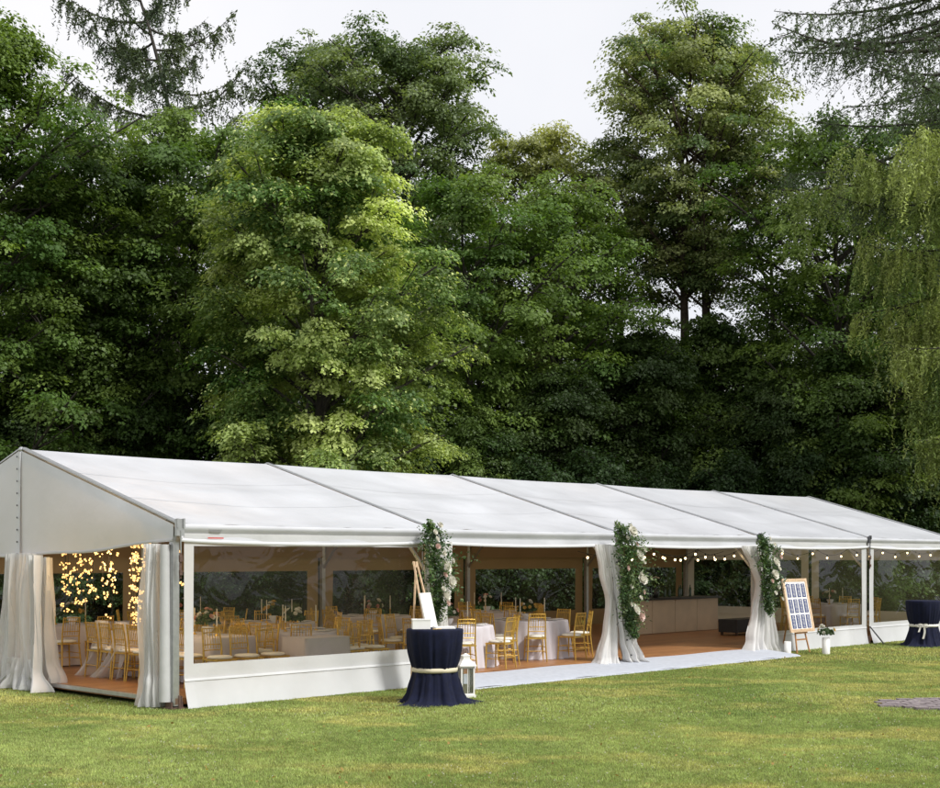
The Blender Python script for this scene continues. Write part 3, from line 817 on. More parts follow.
# ------------------------------------------------------------------ lantern
def lantern(loc, label, rz, h=.66, w=.21, sc=1.0):
    t = thing('lantern', label, 'lantern', loc, rz)
    b = w/2
    MB().box((0, 0, .02), (w+.05, w+.05, .04)).build('base', 'white_paint', t)
    H = h*.62
    fr = MB()
    for sx in (-1, 1):
        for sy in (-1, 1): fr.box((sx*b, sy*b, .04+H/2), (.024, .024, H))
    for z in (.052, .04+H-.012):
        for s_ in (-1, 1):
            fr.box((0, s_*b, z), (w-.024, .020, .024)); fr.box((s_*b, 0, z), (.020, w-.024, .024))
    for s_ in (-1, 1): fr.box((0, s_*b, .04+H/2), (.010, .012, H-.05)); fr.box((s_*b, 0, .04+H/2), (.012, .010, H-.05))
    fr.build('frame', 'white_paint', t)
    rf = MB(); z0 = .04+H
    rings = [(b+.035, z0), (b+.035, z0+.02), (b*.55, z0+.11), (b*.55, z0+.15), (b*.62, z0+.16), (b*.1, z0+.20)]
    vs = [(sx*r, sy*r, z) for r, z in rings for sx, sy in ((-1, -1), (1, -1), (1, 1), (-1, 1))]
    fs = [(i*4+k, i*4+(k+1) % 4, (i+1)*4+(k+1) % 4, (i+1)*4+k) for i in range(len(rings)-1) for k in range(4)]
    rf.add(vs, fs+[(20, 21, 22, 23)]); rf.build('roof', 'white_paint', t)
    MB().tube([(.045*math.cos(a), 0, z0+.225+.045*math.sin(a)) for a in np.linspace(-PI/2, 3*PI/2, 17)], .006, 6).build('handle', 'rust_steel', t)
    for k in range(4):
        a = k*PI/2; MB().box((math.cos(a)*(b-.004), math.sin(a)*(b-.004), .04+H/2), (.003 if k % 2 == 0 else w-.03, w-.03 if k % 2 == 0 else .003, H-.03)).build('glass_pane', 'lantern_glass', t)
    cd = MB().tube([(0, 0, .042), (0, 0, .20)], .035, 16); o = cd.build('candle', 'candle'); o.location = loc; tag(o, 'white pillar candle inside the white wooden lantern', 'candle')
    return t
lantern(W_(465.5, 20.6), 'white wooden lantern standing on the grass right of the near navy table', .35, h=.70, w=.20)

# ------------------------------------------------------------------ easels
def easel(loc, label, rz, H, bw, bz, lean, woodm):
    """faces -y; leans back towards +y"""
    t = thing('easel', label, 'easel', loc, rz, 'wooden easels')
    tl = math.tan(lean)
    for sx in (-1, 1):
        MB().bar((sx*bw*.42, 0, 0), (sx*bw*.10, H*tl, H), .035, .022, (0, 1, 0)).build('leg', woodm, t)
    MB().bar((0, .55, 0), (0, H*.93*tl+.02, H*.93), .035, .022, (0, 1, 0)).build('leg', woodm, t)
    MB().bar((-bw*.36, bz*tl-.03, bz), (bw*.36, bz*tl-.03, bz), .05, .03).build('ledge', woodm, t)
    MB().bar((-bw*.34, .30*tl-.002, .30), (bw*.34, .30*tl-.002, .30), .03, .03).build('crossbar', woodm, t)
    MB().box((0, H*tl-.01, H-.05), (.06, .04, .09)).build('clamp', woodm, t)
    return t
# the leaning easel seen edge-on
el = W_(443, 21.2)
easel(el, 'wooden easel seen edge on, leaning back behind the near navy table', 1.22, 2.08, .62, .82, R(13), 'wood_light')
sg = thing('sign_board', 'blank white board resting on the easel behind the near navy table', 'sign', el, 1.22)
tl = math.tan(R(13))
def onlean(x, z, off): return (x, z*tl-off, z)
b = MB(); b.bar(onlean(0, .86, .05), onlean(0, 1.58, .05), .46, .02, (0, 1, 0)); b.build('panel', 'paper', sg)

# seating chart
sl = T(15.95, -.95, GZ)
q = W_(803.5, 30.0); sl = Vector((q.x, q.y, GZ))
srz = RZ-.02
easel(sl, 'dark legged easel carrying the seating chart on the lawn', srz, 1.50, .62, .45, R(11), 'wood_warm')
sc = thing('seating_chart', 'seating chart of twelve navy cards in a pale wooden frame', 'sign', sl, srz)
tl2 = math.tan(R(11)); fw, z0, z1 = .92, .47, 1.66
def P3(x, z, off): return (x, z*tl2-off, z)
fr = MB()
fr.bar(P3(-fw/2, z0, .07), P3(-fw/2, z1, .07), .07, .035, (0, 1, 0)); fr.bar(P3(fw/2, z0, .07), P3(fw/2, z1, .07), .07, .035, (0, 1, 0))
fr.bar(P3(-fw/2+.036, z0+.035, .07), P3(fw/2-.036, z0+.035, .07), .034, .07, (0, 0, 1)); fr.bar(P3(-fw/2+.036, z1-.035, .07), P3(fw/2-.036, z1-.035, .07), .034, .07, (0, 0, 1))
fr.build('frame', 'wood_light', sc)
MB().bar(P3(0, z0+.05, .068), P3(0, z1-.05, .068), fw-.06, .014, (0, 1, 0)).build('backing', 'paper', sc)
cw = .150; chh = .300
for r_ in range(3):
    for c_ in range(4):
        x = (c_-1.5)*.202; zc = z1-.085-.18-r_*.345+.0
        cdm = MB().bar(P3(x, zc-chh/2, .080), P3(x, zc+chh/2, .080), cw, .004, (0, 1, 0))
        card = cdm.build('card', 'navy_print', sc)
        ln = MB(); rr = random.Random(r_*4+c_)
        for k in range(10):
            zz = zc+chh/2-.028-k*.027; wl = rr.uniform(.05, .10) if k else .07
            ln.bar(P3(x-wl/2, zz, .0835), P3(x+wl/2, zz, .0835), .002, .009 if k else .014, (0, 0, 1))
        ln.build('lettering', 'paper', card)
ribbon = MB().sheet(lambda a, b: (-.46+.10*(a-.5)-.16*b, -.0+1.62*tl2-.12-.05*math.sin(b*5), 1.60+.06*math.sin(b*6)+.03*a), 4, 12)
ribbon.build('bow', 'white_sash', sc)
# two vases beside it
def vase(px, d, label, h, r, fl, seed):
    loc = W_(px, d); t = thing('flower_vase', label, 'vase', loc, 0)
    MB().lathe([(r, 0), (r, h), (r-.012, h), (r-.012, .03), (.01, .03)], 24, cap=False).build('vase', 'white_paint', t)
    if fl: bouquet(seed, fl, 260, 10, ['blossom_white', 'blossom_white', 'blossom_yellow'], t, h=h+fl*.55)
    return t
vase(787.5, 29.3, 'small white cylinder vase at the left foot of the seating chart', .30, .075, 0, 1)
vase(826, 29.7, 'tall white vase with a round bouquet at the right foot of the seating chart', .36, .085, .19, 5)

# ------------------------------------------------------------------ garlands
def garland(u, v, label, path, width, n, nf, seed):
    """path: list of (du, z), width per point"""
    t = thing('flower_garland', label, 'garland', T(u, v, GZ), RZ, 'flower garlands at the entrance posts')
    rr = np.random.default_rng(seed); rg = random.Random(seed)
    zs = np.array([p[1] for p in path]); xs = np.array([p[0] for p in path]); ws = np.array(width)
    MB().tube([(p[0], -.02, tz(p[1])) for p in path], .018, 6).build('stem', 'wood_dark', t)
    k = rr.random(n)**.9; zz = zs[0]+(zs[-1]-zs[0])*k
    o = np.argsort(zs)
    cx = np.interp(zz, zs[o], xs[o]); w = np.interp(zz, zs[o], ws[o])
    # sprays: leaves cluster along twigs
    nt = n//16; tz_ = zs[0]+(zs[-1]-zs[0])*rr.random(nt); tx = np.interp(tz_, zs[o], xs[o]); tw = np.interp(tz_, zs[o], ws[o])
    ang = rr.random(nt)*2*PI; dirs = np.stack([np.cos(ang), -np.abs(np.sin(ang))*.8-.1, -.35+.9*rr.normal(size=nt)*.6], 1)
    cen = []; axs = []; cols = []; siz = []
    for i in range(nt):
        L_ = tw[i]*rg.uniform(.45, 1.5); base = np.array([tx[i]+rg.uniform(-.4, .4)*tw[i], -.05, tz(tz_[i])])
        d = dirs[i]/np.linalg.norm(dirs[i]); cc = rg.choice([(.04, .085, .022), (.07, .13, .035), (.14, .19, .08), (.07, .12, .06)])
        for j in range(16):
            s = j/15; p = base + d*L_*s + np.array([0, 0, -.35*L_*s*s]); sd = rr.normal(size=3)*.03
            cen.append(p+sd); axs.append(d*.8+rr.normal(size=3)*.6); cols.append(np.array(cc)*rg.uniform(.7, 1.4)); siz.append(rg.uniform(.06, .11)*(1.1-.4*s))
    cen = np.array(cen); axs = np.array(axs); siz = np.array(siz)
    nor = rr.normal(size=cen.shape)+np.array([.2, -.7, .5])
    leaf_obj('foliage', cen, nor, axs, siz, siz*.42, np.array(cols), 'garland_leaf', t)
    for i in range(nf):
        kk = (i+.5)/nf*.86; z = zs[0]+(zs[-1]-zs[0])*kk; x = np.interp(z, zs[o], xs[o]); wd = np.interp(z, zs[o], ws[o])
        big = rg.random() < .35
        flower((x+rg.uniform(-.65, .75)*wd, -.27-.10*rg.random(), tz(z)), (.125 if big else .055), ('blossom_blush' if i % 4 == 3 else 'blossom_white'), t, Vector((rg.uniform(-.3, .6), -1, rg.uniform(.1, .6))), seed+i)
    return t
garland(4.72, -.22, 'leafy garland with small white flowers above the near navy table', [(-.02, 2.58), (.06, 2.2), (.16, 1.75), (.16, 1.35), (.06, .95)], [.20, .46, .42, .22, .08], 2400, 12, 21)
garland(9.5, -.34, 'largest garland with big white roses on the middle curtains', [(.10, 2.64), (.22, 2.25), (.34, 1.8), (.28, 1.3), (.34, .9), (.50, .52)], [.26, .54, .50, .32, .26, .10], 4200, 16, 31)
garland(14.65, -.30, 'slim garland with one large white rose left of the seating chart', [(.0, 2.46), (.10, 2.1), (.16, 1.6), (.18, 1.15), (.3, .78)], [.20, .40, .38, .22, .10], 2800, 11, 41)
# leafy sprig strewn on the floor beside the curtain
# ------------------------------------------------------------------ string lights
def festoon(name, label, a, b, v0, v1, z, n, sag, spans, group, seed=0, br=.023):
    t = thing(name, label, 'string lights', T(0, 0, 0), RZ, group)
    pts = []; K = 60
    def P(s):
        k = (s*spans) % 1.0
        if s >= 1: k = 0
        return Vector((a+(b-a)*s, v0+(v1-v0)*s, z-sag*4*k*(1-k)))
    pts = [P(i/K) for i in range(K+1)]
    MB().tube(pts, .006, 5).build('cable', 'cable', t)
    for i in range(n):
        s = (i+.5)/n; p = P(s)
        sk = MB().tube([(p.x, p.y, p.z-.005), (p.x, p.y, p.z-.06)], [.014, .016], 8).build('socket', 'socket', t)
        MB().ball((p.x, p.y, p.z-.06-br*.9), br, 10, 8, 1.15).build('bulb', 'bulb_warm', sk)
G = 'festoon strings under the front eave'
festoon('string_lights', 'bulb string across the open bay between the two garlands', 10.3, 15.0, .55, .45, 2.16, 13, .14, 3, G)
festoon('string_lights', 'bulb string behind the window with the seating chart', 15.1, 20.0, .45, .5, 2.20, 7, .16, 3, G)
festoon('string_lights', 'bulb string behind the far right window', 20.1, 24.9, .5, .5, 2.22, 7, .14, 3, G)
festoon('string_lights', 'second bulb string crossing deeper inside the bar bay', 11.0, 15.5, 1.8, 1.2, 2.12, 8, .12, 2, G, br=.024)
# blossom light curtain in the gable doorway
rg = random.Random(12)
for k in range(21):
    v = 1.1+k*.19+rg.uniform(-.05, .05); uu = rg.uniform(.2, 1.0); L_ = rg.uniform(.75, 1.35)
    t = thing('blossom_lights', 'hanging string of glowing blossom lights in the gable doorway', 'string lights', T(uu, v, 0), RZ, 'hanging strings of glowing blossoms in the gable doorway')
    MB().tube([(0, 0, 2.27), (.01, 0, 2.27-L_)], .004, 5).build('cable', 'cable', t)
    for j in range(int(L_/.12)):
        p = Vector((rg.uniform(-.06, .06), rg.uniform(-.07, .07), 2.2-.12*j-rg.uniform(0, .09)))
        mb = MB(); w = rg.random()*6
        for q in range(rg.choice((1, 3, 4, 5))):
            a = w+q*PI*.47+rg.uniform(-.3, .3); rd = rg.uniform(.018, .034); mb.ball((p.x+rg.uniform(-.04, .04), p.y+rd*math.cos(a), p.z+rd*math.sin(a)), rg.uniform(.011, .019), 8, 5)
        mb.build('blossom', 'blossom_light', t)
# the lamps' own glow: warm bulbs light the inside of the tent
def lamp(u, v, z, w, r=.12):
    l = bpy.data.lights.new('string_lamp', 'POINT'); l.energy = w; l.color = (1.0, .66, .32); l.shadow_soft_size = r
    o = bpy.data.objects.new('string_lamp', l); COL.objects.link(o); o.location = T(u, v, z)
for (u, v, z, w) in ((.9, 1.4, 1.9, 22), (.9, 3.0, 1.9, 22), (4, 4.5, 2.9, 14), (9, 4.5, 2.9, 14), (14, 4.5, 2.9, 11), (19, 4.5, 2.9, 8), (23, 4.5, 2.9, 7)):
    lamp(u, v, z, w)

# ------------------------------------------------------------------ paving patch in the lawn
pv = MB(); rg = random.Random(4)
for j in range(12):
    for i in range(16):
        x = 5.75+i*.21+(.1 if j % 2 else 0)+rg.uniform(-.012, .012); y = 18.62+j*.155+rg.uniform(-.01, .01)
        e = ((x-7.4)/1.5)**2+((y-19.45)/.82)**2
        if e < 1+rg.uniform(-.15, .1): pv.box((x, y, GZ-.004+rg.uniform(0, .012)), (.195, .14, .06), rg.uniform(-.04, .04))
tag(pv.build('paving', 'stone_paving'), kind='structure')

# ------------------------------------------------------------------ grass
def val_noise(x, y, seed, sc):
    r = np.random.default_rng(seed); G_ = r.random((256, 256)).astype(np.float32)
    X = x/sc+100; Y = y/sc+100; xi = np.floor(X).astype(int); yi = np.floor(Y).astype(int); fx = X-xi; fy = Y-yi
    fx = fx*fx*(3-2*fx); fy = fy*fy*(3-2*fy)
    g = lambda a, b: G_[a % 256, b % 256]
    return (g(xi, yi)*(1-fx)+g(xi+1, yi)*fx)*(1-fy)+(g(xi, yi+1)*(1-fx)+g(xi+1, yi+1)*fx)*fy
def grass(n, d0, d1, seed, h, w, name='grass'):
    r = np.random.default_rng(seed)
    y = d0+(d1-d0)*r.random(n); lim = y*.40+1.5
    x = (r.random(n)*2-1)*lim; wgt = lim/(d1*.40+1.5)
    keep = r.random(n) < wgt; x, y = x[keep], y[keep]
    # outside the tent footprint and the paving
    u = DX*(x-P0.x)+DY*(y-P0.y); v = -DY*(x-P0.x)+DX*(y-P0.y)
    ins = (u > -.03) & (u < 25.1) & (v > -.09) & (v < WID+.1)
    ins |= (u > 4.9) & (u < 15.6) & (v > -1.08) & (v <= 0)
    ins |= (((x-7.4)/1.45)**2+((y-19.45)/.8)**2 < .8) & (r.random(len(x)) > .22)
    x, y = x[~ins], y[~ins]; n = len(x)
    n1 = val_noise(x, y, 1, 1.9)*.55+val_noise(x, y, 2, .7)*.3+val_noise(x, y, 3, .25)*.15
    n2 = val_noise(x, y*1.8, 4, 1.3)*.6+val_noise(x, y*1.6, 5, .45)*.4
    far = np.clip((y-15)/14, 0, 1)
    dry = np.clip((n2-.56+.16*far)*4.5, 0, 1)[:, None]
    ga = np.array([.195, .265, .085]); gb = np.array([.33, .39, .15]); dr = np.array([.52, .46, .19])
    k = np.clip((n1-.3)*2.2, 0, 1)[:, None]
    col = (ga*(1-k)+gb*k)*(1-dry*.6)+dr*dry*.6
    n3 = val_noise(x, y, 6, .11)*.6+val_noise(x, y, 7, .05)*.4
    col *= (.52+1.15*r.random((n, 1)))*(.80+.92*n3[:, None])
    strw = r.random(n) < .05; col[strw] = np.array([.50, .44, .24])
    hh = h*(.45+.9*r.random(n))*(.75+.5*n1); ww = w*(.7+.6*r.random(n))
    a = r.random(n)*2*PI; ln = (.15+.75*r.random(n))*hh
    V = np.empty((n, 3, 3), np.float32); ca, sa = np.cos(a), np.sin(a)
    z0 = GZ-.004
    V[:, 0] = np.stack([x-sa*ww/2, y+ca*ww/2, np.full(n, z0)], 1); V[:, 1] = np.stack([x+sa*ww/2, y-ca*ww/2, np.full(n, z0)], 1)
    b = r.random(n)*2*PI
    V[:, 2] = np.stack([x+np.cos(b)*ln, y+np.sin(b)*ln, z0+hh], 1)
    me = bpy.data.meshes.new(name); me.vertices.add(n*3); me.vertices.foreach_set('co', V.reshape(-1))
    me.loops.add(n*3); me.loops.foreach_set('vertex_index', np.arange(n*3, dtype=np.int32))
    me.polygons.add(n); me.polygons.foreach_set('loop_start', np.arange(0, n*3, 3, dtype=np.int32)); me.polygons.foreach_set('loop_total', np.full(n, 3, np.int32))
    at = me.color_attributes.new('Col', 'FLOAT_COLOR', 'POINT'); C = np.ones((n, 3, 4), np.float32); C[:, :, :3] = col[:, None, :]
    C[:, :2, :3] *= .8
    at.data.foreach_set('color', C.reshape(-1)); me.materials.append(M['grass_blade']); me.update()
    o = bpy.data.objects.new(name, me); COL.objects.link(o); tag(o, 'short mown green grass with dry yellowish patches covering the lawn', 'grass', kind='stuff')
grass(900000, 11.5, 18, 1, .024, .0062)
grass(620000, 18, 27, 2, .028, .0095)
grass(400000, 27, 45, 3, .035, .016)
# fallen leaves
r = np.random.default_rng(19); n = 420
y = 11.6+22*r.random(n)**1.3; x = (r.random(n)*2-1)*(y*.40+.5)
u = DX*(x-P0.x)+DY*(y-P0.y); v = -DY*(x-P0.x)+DX*(y-P0.y); k = ~((u > -.1) & (v > -1.2)); x, y = x[k], y[k]; n = len(x)
lf = np.array([.30, .20, .07])*(.4+1.1*r.random((n, 1)))
leaf_obj('fallen_leaves', np.stack([x, y, GZ+.035+.01*r.random(n)], 1), r.normal(size=(n, 3))*.5+[0, 0, 1], r.normal(size=(n, 3)), .03+.03*r.random(n), .02+.02*r.random(n), lf, 'grass_blade')
tag(bpy.data.objects['fallen_leaves'], 'scattered brown fallen leaves lying in the lawn', 'leaves', kind='stuff')
# clover heads
r = np.random.default_rng(9); n = 2600
y = 11.6+10*r.random(n)**1.4; x = (r.random(n)*2-1)*(y*.40+.5); cl = val_noise(x, y, 11, 1.0); k = (cl+.25*r.random(n) > .62); x, y = x[k], y[k]
u = DX*(x-P0.x)+DY*(y-P0.y); v = -DY*(x-P0.x)+DX*(y-P0.y); k = ~((u > -.1) & (v > -1.2)); x, y = x[k], y[k]; n = len(x)
cen = np.stack([x, y, GZ+.035+.015*r.random(n)], 1); cen = np.repeat(cen, 3, 0)+r.normal(size=(n*3, 3))*.004
leaf_obj('clover_flowers', cen, r.normal(size=(n*3, 3))+[0, -.6, .6], r.normal(size=(n*3, 3)), np.full(n*3, .012), np.full(n*3, .011), np.full((n*3, 3), .5)*[1, .98, .88], 'grass_blade')
tag(bpy.data.objects['clover_flowers'], 'tiny white clover heads scattered through the lawn', 'clover', kind='stuff')

# ------------------------------------------------------------------ trees
def crown_tree(name, label, loc, H, Rad, prof, seed, col=(.05, .085, .02), col2=(.10, .14, .035), base=.12, nl=34, ns=7, nleaf=230,
               leaf=.19, pad=1.0, bark='bark', tr=.26, lean=(0, 0), group=None, light=.0, asym=0.0, droop=.22, trunks=1, flat=.14, vary=.35):
    rr = random.Random(seed); r = np.random.default_rng(seed); Rad *= 1.13
    t = thing(name, label, 'tree', loc, 0, group)
    tb = MB()
    px = np.array([p[0] for p in prof]); pr = np.array([p[1] for p in prof])
    wig = [(rr.uniform(-.25, .25), rr.uniform(-.25, .25)) for _ in range(8)]
    def axis(z, k=0):
        s = z/H*6.99; i = int(min(s, 6)); f = s-i
        o = (k*.9)*min(1, z/(H*.4)) if k else 0
        return Vector((wig[i][0]*(1-f)+wig[i+1][0]*f + lean[0]*z/H + o, wig[i][1]*(1-f)+wig[i+1][1]*f + lean[1]*z/H, z))
    for k in range(trunks):
        tb.tube([axis(H*.93*i/12, k)-Vector((0, 0, .3 if i == 0 else 0)) for i in range(13)], [tr*(1-.09*i)*(1.35 if i == 0 else 1) + .02 for i in range(13)], 9)
    C = []; Nn = []; A = []; SZ = []; CO = []
    col = np.array(col); col2 = np.array(col2)
    for i in range(nl):
        f = (i+.5)/nl
        az = i*2.39996+rr.uniform(-.4, .4)
        zf = base+(1-base)*(f**.85)
        rm = Rad*np.interp(zf, px, pr)*rr.uniform(.70, 1.10)*(1+.15*math.sin(2*az+zf*9+seed)+.13*math.sin(3*az-zf*15+seed*2))*(1+asym*math.cos(az))
        z1 = H*zf
        att = max(H*base*.7, z1-rm*rr.uniform(.55, .9))
        p0 = axis(min(att, H*.9), rr.randrange(trunks)); ax = axis(min(z1, H*.97))
        p2 = Vector((ax.x+math.cos(az)*rm, ax.y+math.sin(az)*rm, z1))
        pm = p0.lerp(p2, .5)+Vector((0, 0, .12*rm))
        pts = []
        for j in range(6):
            s = j/5; pts.append(p0*(1-s)**2+pm*2*s*(1-s)+p2*s*s)
        r0 = .022+.015*rm
        tb.tube(pts, [r0*(1-.15*j) for j in range(6)], 5, False)
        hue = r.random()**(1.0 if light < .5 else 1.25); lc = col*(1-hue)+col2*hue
        for s_ in range(ns):
            s = .38+.66*(s_+rr.random()*.8)/ns
            s = min(s, 1.02); c = p0*(1-s)**2+pm*2*s*(1-s)+p2*s*s
            lat = rr.uniform(-1, 1)*(.25+.25*rm)*(.4+s*.6)
            c = c+Vector((-math.sin(az)*lat, math.cos(az)*lat, rr.uniform(-.3, .35)))
            pdr = pad*rr.uniform(.6, 1.15)*(.75+.25*min(1, rm/2.0))
            pdr *= .86
            n = int(1.75*nleaf*pdr*pdr/max(.3, pad*pad*.74)*rr.uniform(.7, 1.2)); n = max(n, 30)
            tb.tube([Vector(pts[3]), Vector(pts[3]).lerp(c, .6)+Vector((0, 0, .1)), c], [.025, .018, .008], 4, False)
            th = r.random(n)*2*PI; q = np.sqrt(r.random(n))
            lob = 1+.28*np.sin(th*3+rr.random()*6)+.15*np.sin(th*7+rr.random()*6)
            ex = q*pdr*1.15*lob; ey = q*pdr*.85*lob
            lx = ex*np.cos(th); ly = ey*np.sin(th)
            lz = -droop*(q**2)*pdr*1.2 + r.normal(size=n)*flat*pdr*.85 - np.abs(r.normal(size=n))*.10*pdr
            ca, sa = math.cos(az), math.sin(az)
            wx = ca*lx-sa*ly; wy = sa*lx+ca*ly
            tilt = -.30*rr.uniform(.2, 1.4)
            lz = lz+lx*tilt
            C.append(np.stack([c.x+wx, c.y+wy, c.z+lz], 1))
            nn = np.stack([wx/pdr*.55+ca*.28, wy/pdr*.55+sa*.28, np.full(n, .90)], 1)+r.normal(size=(n, 3))*.40
            Nn.append(nn); aa = np.stack([wx, wy, -.6*np.abs(q)*pdr-.2], 1)+r.normal(size=(n, 3))*.5*pdr
            A.append(aa); SZ.append(leaf*.70*(.45+1.0*r.random(n)**1.4))
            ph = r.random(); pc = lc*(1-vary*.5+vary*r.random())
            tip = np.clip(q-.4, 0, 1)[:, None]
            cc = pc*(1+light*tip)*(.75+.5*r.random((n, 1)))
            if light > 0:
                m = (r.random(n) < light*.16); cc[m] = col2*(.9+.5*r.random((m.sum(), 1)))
            CO.append(cc)
    tb.build('trunk', bark, t)
    C = np.concatenate(C); SZ = np.concatenate(SZ)
    leaf_obj('crown', C, np.concatenate(Nn), np.concatenate(A), SZ, SZ*.72, np.concatenate(CO), 'foliage', t)
    return t

def larch(name, label, loc, H, prof, seed, z0, z1, nb, col, col2, tr=.24, top=(0, 0), twig=(.5, 1.5), ntw=34, azs=None, dens=16, leaf=.12, lift=.10, hi=None):
    rr = random.Random(seed); r = np.random.default_rng(seed)
    t = thing(name, label, 'tree', loc, 0)
    tb = MB(); px = np.array([p[0] for p in prof]); pr = np.array([p[1] for p in prof])
    def axis(z):
        k = max(0, (z-H*.65)/(H*.35)); return Vector((top[0]*k**1.6, top[1]*k**1.6, z))
    tb.tube([axis(H*i/16)-Vector((0, 0, .3 if i == 0 else 0)) for i in range(17)], [tr*(1-.057*i)+.015 for i in range(17)], 9)
    C = []; Nn = []; A = []; SZ = []; WD = []; CO = []; col = np.array(col); col2 = np.array(col2)
    for i in range(nb):
        bw = rr.uniform(.35, 1.5); slp = rr.uniform(-.30, .22) if hi else rr.uniform(-.05, .22)
        z = z0+(z1-z0)*(i+rr.random()*.6)/nb; L_ = np.interp(z/H, px, pr)*rr.uniform(.7, 1.1)
        az = (i*2.39996+rr.uniform(-.3, .3)) if azs is None else rr.uniform(*azs)
        d = Vector((math.cos(az), math.sin(az), 0)); b0 = axis(z)
        sagk = rr.uniform(.18, .30)
        def P(s): return b0+d*L_*s+Vector((0, 0, -sagk*L_*s*1.1+(sagk*.9+lift)*L_*s**2.3+slp*L_*s))
        tb.tube([P(j/8) for j in range(9)], [(.025+.009*L_)*(1-.11*j) for j in range(9)], 5, False)
        side = Vector((-d.y, d.x, 0)); hue = rr.random(); bc = col*(1-hue)+col2*hue; tk = 1.0
        if hi and z+rr.uniform(-2.6, 2.6) > hi[0]: bc = np.array(hi[1])*(.8+.7*hue); tk = hi[2]
        # side branchlets
        nsb = int(4+L_*2.2)
        subs = [(P, 1.0, .15)]
        for k in range(nsb):
            s0 = .2+.75*(k+rr.random())/nsb; o = P(s0); sl_ = L_*.30*(1.15-s0*.7)*rr.uniform(.6, 1.2); sd = side*(1 if k % 2 else -1)+d*rr.uniform(.4, 1.0)
            sd.normalize()
            def Q(s, o=o, sl_=sl_, sd=sd): return o+sd*sl_*s+Vector((0, 0, .05*sl_*s-.62*sl_*s*s))
            tb.tube([Q(j/3) for j in range(4)], [.016, .012, .009, .005], 4, False)
            subs.append((Q, .55, .1))
        for (fn, wgt, st) in subs:
            m = int(ntw*wgt*tk*bw*rr.choice((.15, .6, 2.0))*(L_/5+.25)*.5)+1
            for k in range(m):
                s = st+(1-st)*(k+rr.random())/m; o = fn(s); tl_ = rr.uniform(*twig)*(.30+.5*rr.random())*(tk**.5)*(2.1 if rr.random() < .10 else 1)
                nn_ = max(3, int(dens*tl_)); zz = np.linspace(0, 1, nn_)
                sw = (rr.uniform(-.32, .32)*tl_, rr.uniform(-.32, .32)*tl_)
                base = np.stack([o.x+sw[0]*zz, o.y+sw[1]*zz, o.z-tl_*zz], 1)+r.normal(size=(nn_, 3))*[.05, .05, .03]*(1.25-zz[:, None])
                C.append(base); A.append(r.normal(size=(nn_, 3))*.75+[0, 0, -.9]); Nn.append(r.normal(size=(nn_, 3))+[0, -.4, .3])
                sz = leaf*(.7+.7*r.random(nn_)); SZ.append(sz); WD.append(sz*.30); CO.append(bc*rr.uniform(.55, 1.35)*(.7+.6*r.random((nn_, 1))))
            # short upward tufts along the branch
            m2 = int(26*wgt*L_/4)+4; ss = r.random(m2)
            bb = np.array([tuple(fn(st*.5+(1-st*.5)*q)) for q in ss])+r.normal(size=(m2, 3))*.06
            C.append(bb); A.append(r.normal(size=(m2, 3))+[d.x, d.y, .2]); Nn.append(r.normal(size=(m2, 3))+[0, 0, 1]); sz = leaf*(.7+.7*r.random(m2)); SZ.append(sz); WD.append(sz*.4); CO.append(bc*(.7+.6*r.random((m2, 1))))
    tb.build('trunk', 'bark', t)
    leaf_obj('crown', np.concatenate(C), np.concatenate(Nn), np.concatenate(A), np.concatenate(SZ), np.concatenate(WD), np.concatenate(CO), 'needles', t)
    return t
def top_z(y, d): return CAM_H+(HZ-y)/F*d - GZ
ROUND = [(0, .55), (.2, .85), (.45, 1), (.65, .95), (.82, .74), (.93, .45), (1, .10)]
TALL = [(0, .6), (.3, .8), (.55, .95), (.75, 1), (.9, .7), (1, .15)]
CONE = [(0, .8), (.3, 1), (.6, .85), (.8, .6), (1, .1)]
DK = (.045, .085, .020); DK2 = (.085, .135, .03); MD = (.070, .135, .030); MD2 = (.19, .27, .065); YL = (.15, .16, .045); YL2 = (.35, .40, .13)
def at(px, d): return ((px-470)/F*d, d, GZ)

DOME = [(0, .3), (.42, .42), (.55, .78), (.7, 1), (.85, .98), (.94, .76), (1, .38)]
FULL = [(0, .7), (.3, .95), (.6, 1), (.8, .92), (.92, .68), (1, .32)]
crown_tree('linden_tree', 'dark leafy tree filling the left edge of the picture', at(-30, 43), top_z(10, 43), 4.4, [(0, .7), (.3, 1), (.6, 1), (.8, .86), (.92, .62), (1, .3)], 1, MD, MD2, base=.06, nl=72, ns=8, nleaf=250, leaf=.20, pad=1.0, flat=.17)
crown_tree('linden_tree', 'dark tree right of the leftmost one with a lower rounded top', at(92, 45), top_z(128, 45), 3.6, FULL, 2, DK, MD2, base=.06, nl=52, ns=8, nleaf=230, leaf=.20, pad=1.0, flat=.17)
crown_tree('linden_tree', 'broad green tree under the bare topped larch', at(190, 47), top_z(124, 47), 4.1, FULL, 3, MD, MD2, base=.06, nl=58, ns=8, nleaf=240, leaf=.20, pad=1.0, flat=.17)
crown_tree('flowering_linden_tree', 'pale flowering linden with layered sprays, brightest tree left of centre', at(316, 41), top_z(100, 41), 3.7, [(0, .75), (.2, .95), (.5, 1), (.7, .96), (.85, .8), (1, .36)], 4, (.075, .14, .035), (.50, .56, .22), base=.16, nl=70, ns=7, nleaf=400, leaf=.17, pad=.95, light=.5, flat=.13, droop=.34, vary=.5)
crown_tree('tall_linden_tree', 'tall leafy tree rising behind the pale linden', at(402, 58), top_z(28, 58), 4.2, DOME, 5, (.075, .125, .045), (.20, .25, .11), base=.36, nl=78, ns=7, nleaf=200, leaf=.21, pad=1.0, light=.2, flat=.17)
